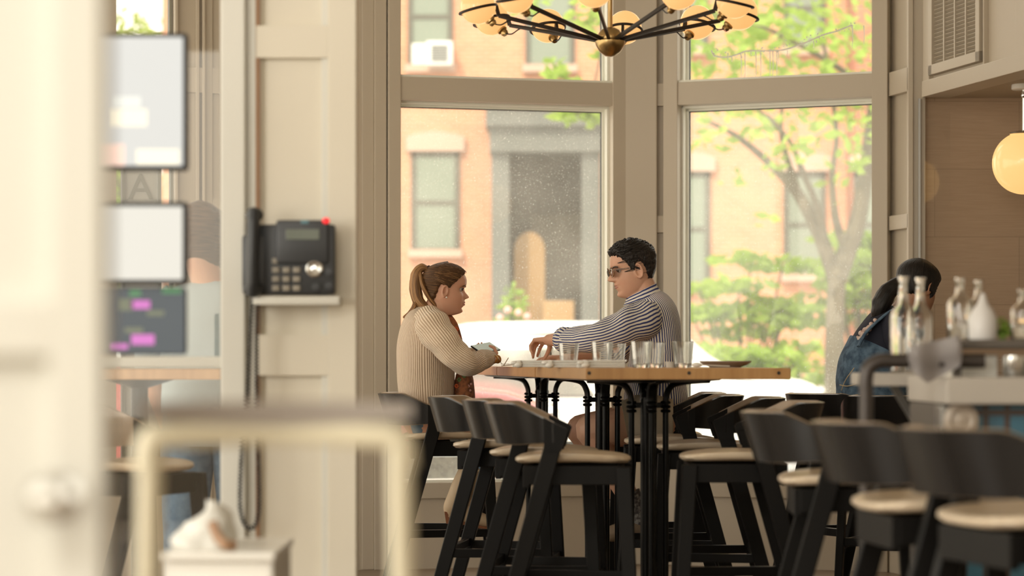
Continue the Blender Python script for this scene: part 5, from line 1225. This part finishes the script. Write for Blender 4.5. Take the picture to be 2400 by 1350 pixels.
display('touch_screen', 'large upright touch screen with white page and black rim, upper left', 'screen', 120, 440, 76, 400, 'screen_white', .011, DS, ((268, 330, 226, 252, 'blk_grey'), (262, 345, 256, 296, 'blk_tan'), (240, 292, 338, 388, 'blk_peach'), (320, 420, 350, 385, 'blk_tan')))
display('touch_screen', 'smaller blank white touch screen with black rim, below the large one', 'screen', 120, 440, 472, 668, 'screen_cream', .012, DS, ())
display('order_display', 'dark order display with pink and green blocks under the blank screen', 'screen', 120, 436, 672, 832, 'screen_dark', .003, DS+.06, ((306, 352, 704, 724, 'blk_pink'), (308, 362, 784, 808, 'blk_pink'), (304, 330, 680, 694, 'blk_green'), (380, 425, 676, 688, 'blk_green'), (345, 385, 728, 740, 'blk_olive'), (292, 335, 768, 780, 'blk_olive'), (280, 312, 700, 728, 'blk_olive'), (262, 300, 806, 818, 'blk_pink')))
t = MB().bb(px_(135, DS), px_(165, DS), DS+.10, DS+.16, 0, 2.2, .004).build('mounting_post', 'steel_dark', None); tag(t, 'grey post that carries the three displays, mostly hidden by the near door', 'post')

# things seen through the glass, lower left
t = thing('side_table', 'wooden high table edge seen through the partition glass below its rail', 'table', (px_(380, 8.1), 8.2, 0))
MB().bb(px_(215, 8.1), px_(545, 8.1), 8.1, 8.62, 1.03, 1.066, .003).build('tabletop', 'table_wood', t, smooth=False)
MB().lathe([(0, 0), (.2, 0), (.2, .02), (.04, .05), (.03, .08), (.03, 1.0), (.12, 1.028), (0, 1.028)], (px_(300, 8.1), 8.35, 0), 20).build('pedestal', 'iron', t)
stool(px_(300, 7.75), 7.68, -20, 'black bar stool glimpsed through the partition glass at lower left')
D = 5.0; t = thing('service_cabinet', 'white low service cabinet behind the cream chair', 'cabinet', (px_(470, D), D+.2, 0)); zc_ = pz(1312, D)
MB().bb(px_(385, D), px_(640, D), D, D+.4, .05, zc_, .006).build('carcass', 'white_ceramic', t, smooth=False); MB().bb(px_(395, D), px_(630, D), D-.015, D, .1, zc_-.04, .003).build('door', 'white_ceramic', t, smooth=False); MB().bb(px_(380, D), px_(645, D), D-.02, D+.42, zc_, zc_+.015, .003).build('cabinet_top', 'white_ceramic', t, smooth=False)
mb = MB(); zc2 = zc_+.015
rows = []
for i in range(13):
    th = PI/2*i/12; row = []
    for j in range(28):
        a = 2*PI*j/28; n_ = noise.noise(Vector((math.cos(a)*1.6, math.sin(a)*1.6, i*.3)))*.25+1
        row.append(Vector((px_(455, D)+.072*n_*math.cos(a)*math.cos(th), D+.2+.11*n_*math.sin(a)*math.cos(th), zc2+.078*math.sin(th)*(1+.25*math.cos(a)))))
    rows.append(row)
o = mb.grid(rows).build('crumpled_cloth', 'linen', None, angle=80); tag(o, 'crumpled white cloth heaped on the white service cabinet', 'cloth')
o = MB().tube(smooth_path([(px_(490, D), D+.05, zc2+.06), (px_(505, D), D+.04, zc2+.03), (px_(525, D), D+.03, zc2+.014), (px_(540, D), D+.05, zc2+.012)], 5), .011, 8).build('brush_handle', 'shade_handle_brown', None); tag(o, 'brown wooden handle leaning against the crumpled white cloth', 'handle')

# ---------------------------------------------------------------- very near: panelled cream door and cream counter chair, out of focus
DN = 2.3
t = thing('door_1', 'x', 'door', (px_(60, DN), DN, 0)); del t['label'], t['category']; t['kind'] = 'structure'
m = MB().bb(px_(-420, DN), px_(240, DN), DN+.02, DN+.05, 0, 2.2)
m.bb(px_(115, DN), px_(240, DN), DN, DN+.05, 0, 2.2, .004).bb(px_(-420, DN), px_(-330, DN), DN, DN+.05, 0, 2.2, .004)
for y0, y1 in ((700, 838), (-900, -1100)): m.bb(px_(-420, DN), px_(120, DN), DN, DN+.05, pz(y1, DN), pz(y0, DN), .004)
m.bb(px_(-420, DN), px_(120, DN), DN, DN+.05, 0, .22, .004)
struct('door_leaf', m, 'paint_fore', t)
m = MB().lathe([(0, 0), (.022, 0), (.022, .004), (.009, .008), (.009, .03), (.018, .038), (.020, .050), (.013, .060), (0, .062)], P(132, 1165, DN)*1, 28, Matrix.Rotation(R(90), 3, 'X')); m.build('door_knob', 'chrome', t)['kind'] = 'structure'
DC = 2.95; t = thing('counter_chair', 'cream wooden counter chair with taupe curved top rail, nearest at lower left', 'chair', (px_(650, DC), DC+.15, 0))
mat('chair_cream', (.66, .60, .44), .4); mat('chair_taupe', (.30, .26, .225), .5)
xl, xr = px_(345, DC), px_(945, DC); zt = pz(1012, DC)
for x, sx_ in ((xl, 1), (xr, -1)):
    o = MB(); o.tube(smooth_path([(x-sx_*.01, DC-.05, 0), (x, DC-.02, .4), (x+.0, DC, .72), (x+sx_*.004, DC, zt-.02)], 5), .0155, 10); o.build('back_post', 'chair_cream', t)
    MB().bar((x-sx_*.0, DC+.30, 0), (x+sx_*.01, DC+.28, .68), .028, .028, bevel=.004).build('front_leg', 'chair_cream', t)
    MB().bar((x, DC-.02, .28), (x, DC+.29, .28), .016, .022).build('side_stretcher', 'chair_cream', t)
MB().tube(smooth_path([(xl, DC, zt-.045), (xl+.004, DC, zt-.012), (xl+.03, DC+.004, zt-.004), ((xl+xr)/2, DC+.03, zt+.0), (xr-.03, DC+.004, zt-.004), (xr-.004, DC, zt-.012), (xr, DC, zt-.045)], 6), .018, 10, flat=.8, side=(0, 0, 1)).build('upper_rail', 'chair_cream', t)
o = MB(); rows = []
for i in range(25):
    k = i/24; x = px_(330, DC)+(px_(965, DC)-px_(330, DC))*k; yy = DC+.035*math.sin(PI*k)-.01; zz = pz(998, DC)+.010*(2*abs(k-.5))**2; h = .030-.012*abs(2*k-1)**2
    rows.append([Vector((x, yy-.012, zz)), Vector((x, yy-.014, zz+h)), Vector((x, yy+.012, zz+h)), Vector((x, yy+.014, zz))])
o.grid(rows).build('top_rail', 'chair_taupe', t)
MB().bb(xl-.01, xr+.01, DC-.02, DC+.31, .68, .715, .012).build('seat', 'chair_taupe', t)
MB().bar((xl, DC+.29, .25), (xr, DC+.29, .25), .018, .025).build('footrest', 'chair_cream', t)

# ================================================================ the bar at right
mat('counter_grey', (.46, .42, .37), .5, var=(4, (.42, .38, .33), .3)); mat('tray_dark', (.10, .085, .07), .5); mat('pipe_dark', (.055, .045, .04), .35, metal=.4)
mat('napkin_lilac', (.50, .47, .46), .9); mat('squeeze_plastic', (.62, .60, .58), .4)
nt = mat('bar_tiles', (.05, .035, .03), .35).node_tree; b_ = nt.nodes['Principled BSDF']
t_ = nd(nt, 'ShaderNodeTexCoord'); mp_ = nd(nt, 'ShaderNodeMapping'); mp_.inputs['Rotation'].default_value = (R(90), 0, 0); nt.links.new(t_.outputs['Object'], mp_.inputs[0])
k_ = nd(nt, 'ShaderNodeTexBrick'); nt.links.new(mp_.outputs[0], k_.inputs[0]); k_.offset = 0
for q, v in (('Scale', 1), ('Brick Width', .055), ('Row Height', .16), ('Mortar Size', .008)): k_.inputs[q].default_value = v
k_.inputs['Color1'].default_value = (.06, .19, .27, 1); k_.inputs['Color2'].default_value = (.03, .08, .12, 1); k_.inputs['Mortar'].default_value = (.07, .045, .035, 1); nt.links.new(k_.outputs[0], b_.inputs['Base Color'])
DB = 6.2
t = thing('bar_counter', 'pale grey bar counter with blue tiled front at the right edge', 'counter', (1.6, DB+.4, 0))
m = MB(); m.bb(px_(2218, DB-.1), 2.9, DB-.1, DB+.5, pz(948, DB-.1), pz(884, DB-.1), .006); m.build('counter_top', 'counter_grey', t, smooth=False)
MB().bb(px_(2205, DB), 2.85, DB+.04, DB+.48, 0, pz(948, DB), .0).build('carcass', 'tray_dark', t, smooth=False)
MB().bb(px_(2265, DB), 2.85, DB+.0, DB+.035, .1, pz(952, DB)).build('tiled_front', 'bar_tiles', t, smooth=False)
m = MB(); m.bb(px_(2200, DB), px_(2232, DB), DB-.03, DB+.06, 0, pz(950, DB), .004); m.build('corner_post', 'steel_dark', t, smooth=False)
MB().lathe([(0, 0), (.045, 0), (.045, .006), (.03, .012), (.022, .006), (0, .012)], P(2252, 985, DB-.035), 20, Mx).build('round_ornament', 'taupe_ceramic', t)
DL = 6.75
t = thing('side_ledge', 'pale grey ledge jutting left from the bar, two clear bottles on it', 'shelf', P(2100, 905, DL))
MB().bb(px_(2036, DL), px_(2300, DL), DL, DL+.36, pz(905, DL), pz(875, DL), .004).build('shelf_board', 'counter_grey', t, smooth=False)
MB().bar((px_(2200, DL), DL+.2, pz(905, DL)-.16), (px_(2120, DL), DL+.2, pz(905, DL)), .03, .02).build('support_bracket', 'steel_dark', t)
DR = 6.15; zp = pz(846, DR); xp = px_(2030, DR)
t = thing('bent_pipe_rail', 'dark bent pipe rail rising beside the bar and turning right', 'rail', (xp, DR, 0))
MB().tube([(xp, DR, 0), (xp, DR, .5)]+smooth_path([(xp, DR, zp-.08), (xp, DR, zp-.045), (xp+.008, DR, zp-.016), (xp+.035, DR, zp), (xp+.07, DR, zp)], 5)+[(xp+.30, DR, zp)], .0185, 16).build('pipe', 'pipe_dark', t)
MB().lathe([(0, 0), (.05, 0), (.05, .008), (.025, .02), (0, .02)], (xp, DR, 0), 20).build('floor_flange', 'pipe_dark', t)
# raised tray on legs with a white box beneath
zt_ = pz(796, DR); zl = pz(886, DB)
t = thing('raised_tray', 'dark raised tray on the bar carrying bottles and a cloth', 'tray', (px_(2400, DR), DR+.2, zl))
MB().bb(px_(2238, DR), 2.6, DR, DR+.4, zt_-.022, zt_, .004).build('tray_board', 'tray_dark', t, smooth=False)
for x in (px_(2246, DR), 2.55):
    for y in (DR+.02, DR+.38): MB().bb(x-.01, x+.01, y-.01, y+.01, zl+.0, zt_-.02).build('leg', 'tray_dark', t, smooth=False)
o = MB().bb(px_(2232, DR)+.02, px_(2350, DR), DR+.06, DR+.3, zl+.001, zl+.060, .008).build('white_container', 'white_ceramic', None); tag(o, 'white rectangular container under the raised tray', 'container')
o = MB().lathe([(0, 0), (.026, 0), (.030, .01), (.030, .055), (.027, .055), (.027, .004), (0, .004)], (px_(2383, DR), DR+.03, zl+.001), 24).build('steel_cup', 'chrome', None); tag(o, 'shiny steel cup at the right edge, below the raised tray', 'cup')
bt0 = None
def bottle(x, y, z, h, label, r_=.037):
    global bt0
    if bt0 is None:
        bt0 = thing('glass_bottle', 'x', 'bottle', world=False)
        MB().lathe([(0, 0), (.034, 0), (.037, .005), (.037, .165), (.033, .185), (.018, .205), (.0135, .22), (.0125, .272), (.0155, .276), (.0155, .290), (.0115, .290), (.0105, .22), (.015, .205), (.030, .184), (.034, .163), (.034, .010), (.030, .007), (0, .010)], (0, 0, 0), 28).build('bottle_body', 'clear_glass', bt0, local=True)
        t = bt0
    else: t = copy_tree(bt0)
    t.location = (x, y, z); t.scale = (r_/.037, r_/.037, h/.29); t['label'] = label; t['group'] = 'clear water bottles on the bar'; return t
zs = pz(875, DL)+.001
bottle(px_(2117, 6.9), 6.9, zs, .275, 'leftmost clear glass bottle, standing on the ledge')
bottle(px_(2157, 7.0), 7.0, zs, .275, 'second clear glass bottle from the left, on the ledge behind the first')
bottle(px_(2217, DR+.15), DR+.25, zt_+.001, .165, 'third clear bottle from the left, behind the draped cloth', .034).location.x = px_(2250, DR+.25)-.0
bottle(px_(2293, DR+.3), DR+.3, zt_+.001, .160, 'clear bottle behind the white squeeze bottle', .028)
bottle(px_(2400, DR+.1), DR+.12, zt_+.001, .13, 'small clear bottle cut by the right picture edge', .030)
t = thing('squeeze_bottle', 'white plastic squeeze bottle with pointed nozzle on the raised tray', 'bottle', (px_(2300, DR+.1), DR+.08, zt_))
MB().lathe([(0, .001), (.034, .001), (.036, .01), (.036, .055), (.032, .066), (0, .066)], (px_(2300, DR+.1), DR+.08, zt_), 24).build('bottle_body', 'squeeze_plastic', t); MB().lathe([(.0, .064), (.030, .064), (.028, .075), (.014, .092), (.005, .12), (0, .12)], (px_(2300, DR+.1), DR+.08, zt_), 24).build('nozzle', 'squeeze_plastic', t)
# draped cloth
mb = MB(); rows = []
A_ = [(2250, 780), (2262, 772), (2262, 800), (2240, 840), (2222, 892)]; B_ = [(2142, 812), (2140, 800), (2150, 840), (2165, 862), (2205, 892)]
for i in range(19):
    k = i/18; row = []
    for j in range(11):
        q = j/10; xx = 2248+(2138-2248)*k; top = 782+30*k; bot = 858+40*(1-abs(2*k-1)); yv = top+(bot-top)*q; row.append(P(xx+14*math.sin(q*2+k*4)*(1-k*.5)-10*q, yv, DR-.035-.02*math.sin(k*9+q*2)-.012*math.sin(q*5)))
    rows.append(row)
mb.grid(rows, closed=False); bmesh.ops.solidify(mb.bm, geom=list(mb.bm.faces), thickness=.004)
o = mb.build('draped_cloth', 'napkin_lilac', None, angle=80); tag(o, 'grey lilac cloth draped over the end of the pipe rail and tray', 'cloth')
o = MB(); leaves(o, (px_(2350, DR+.3), DR+.33, zt_+.035), (.03, .03, .03), 60, .014, rnd); o = o.build('herb_sprig', 'leaf_a', None, smooth=False); tag(o, 'bunch of dark green herbs on the raised tray', 'herbs')
o = MB().lathe([(0, 0), (.03, 0), (.032, .02), (.012, .03), (.009, .10), (.016, .115), (.010, .13), (0, .132)], (px_(2322, 6.9), 6.9, pz(905, DL)+.12), 20)
o.bm.free()
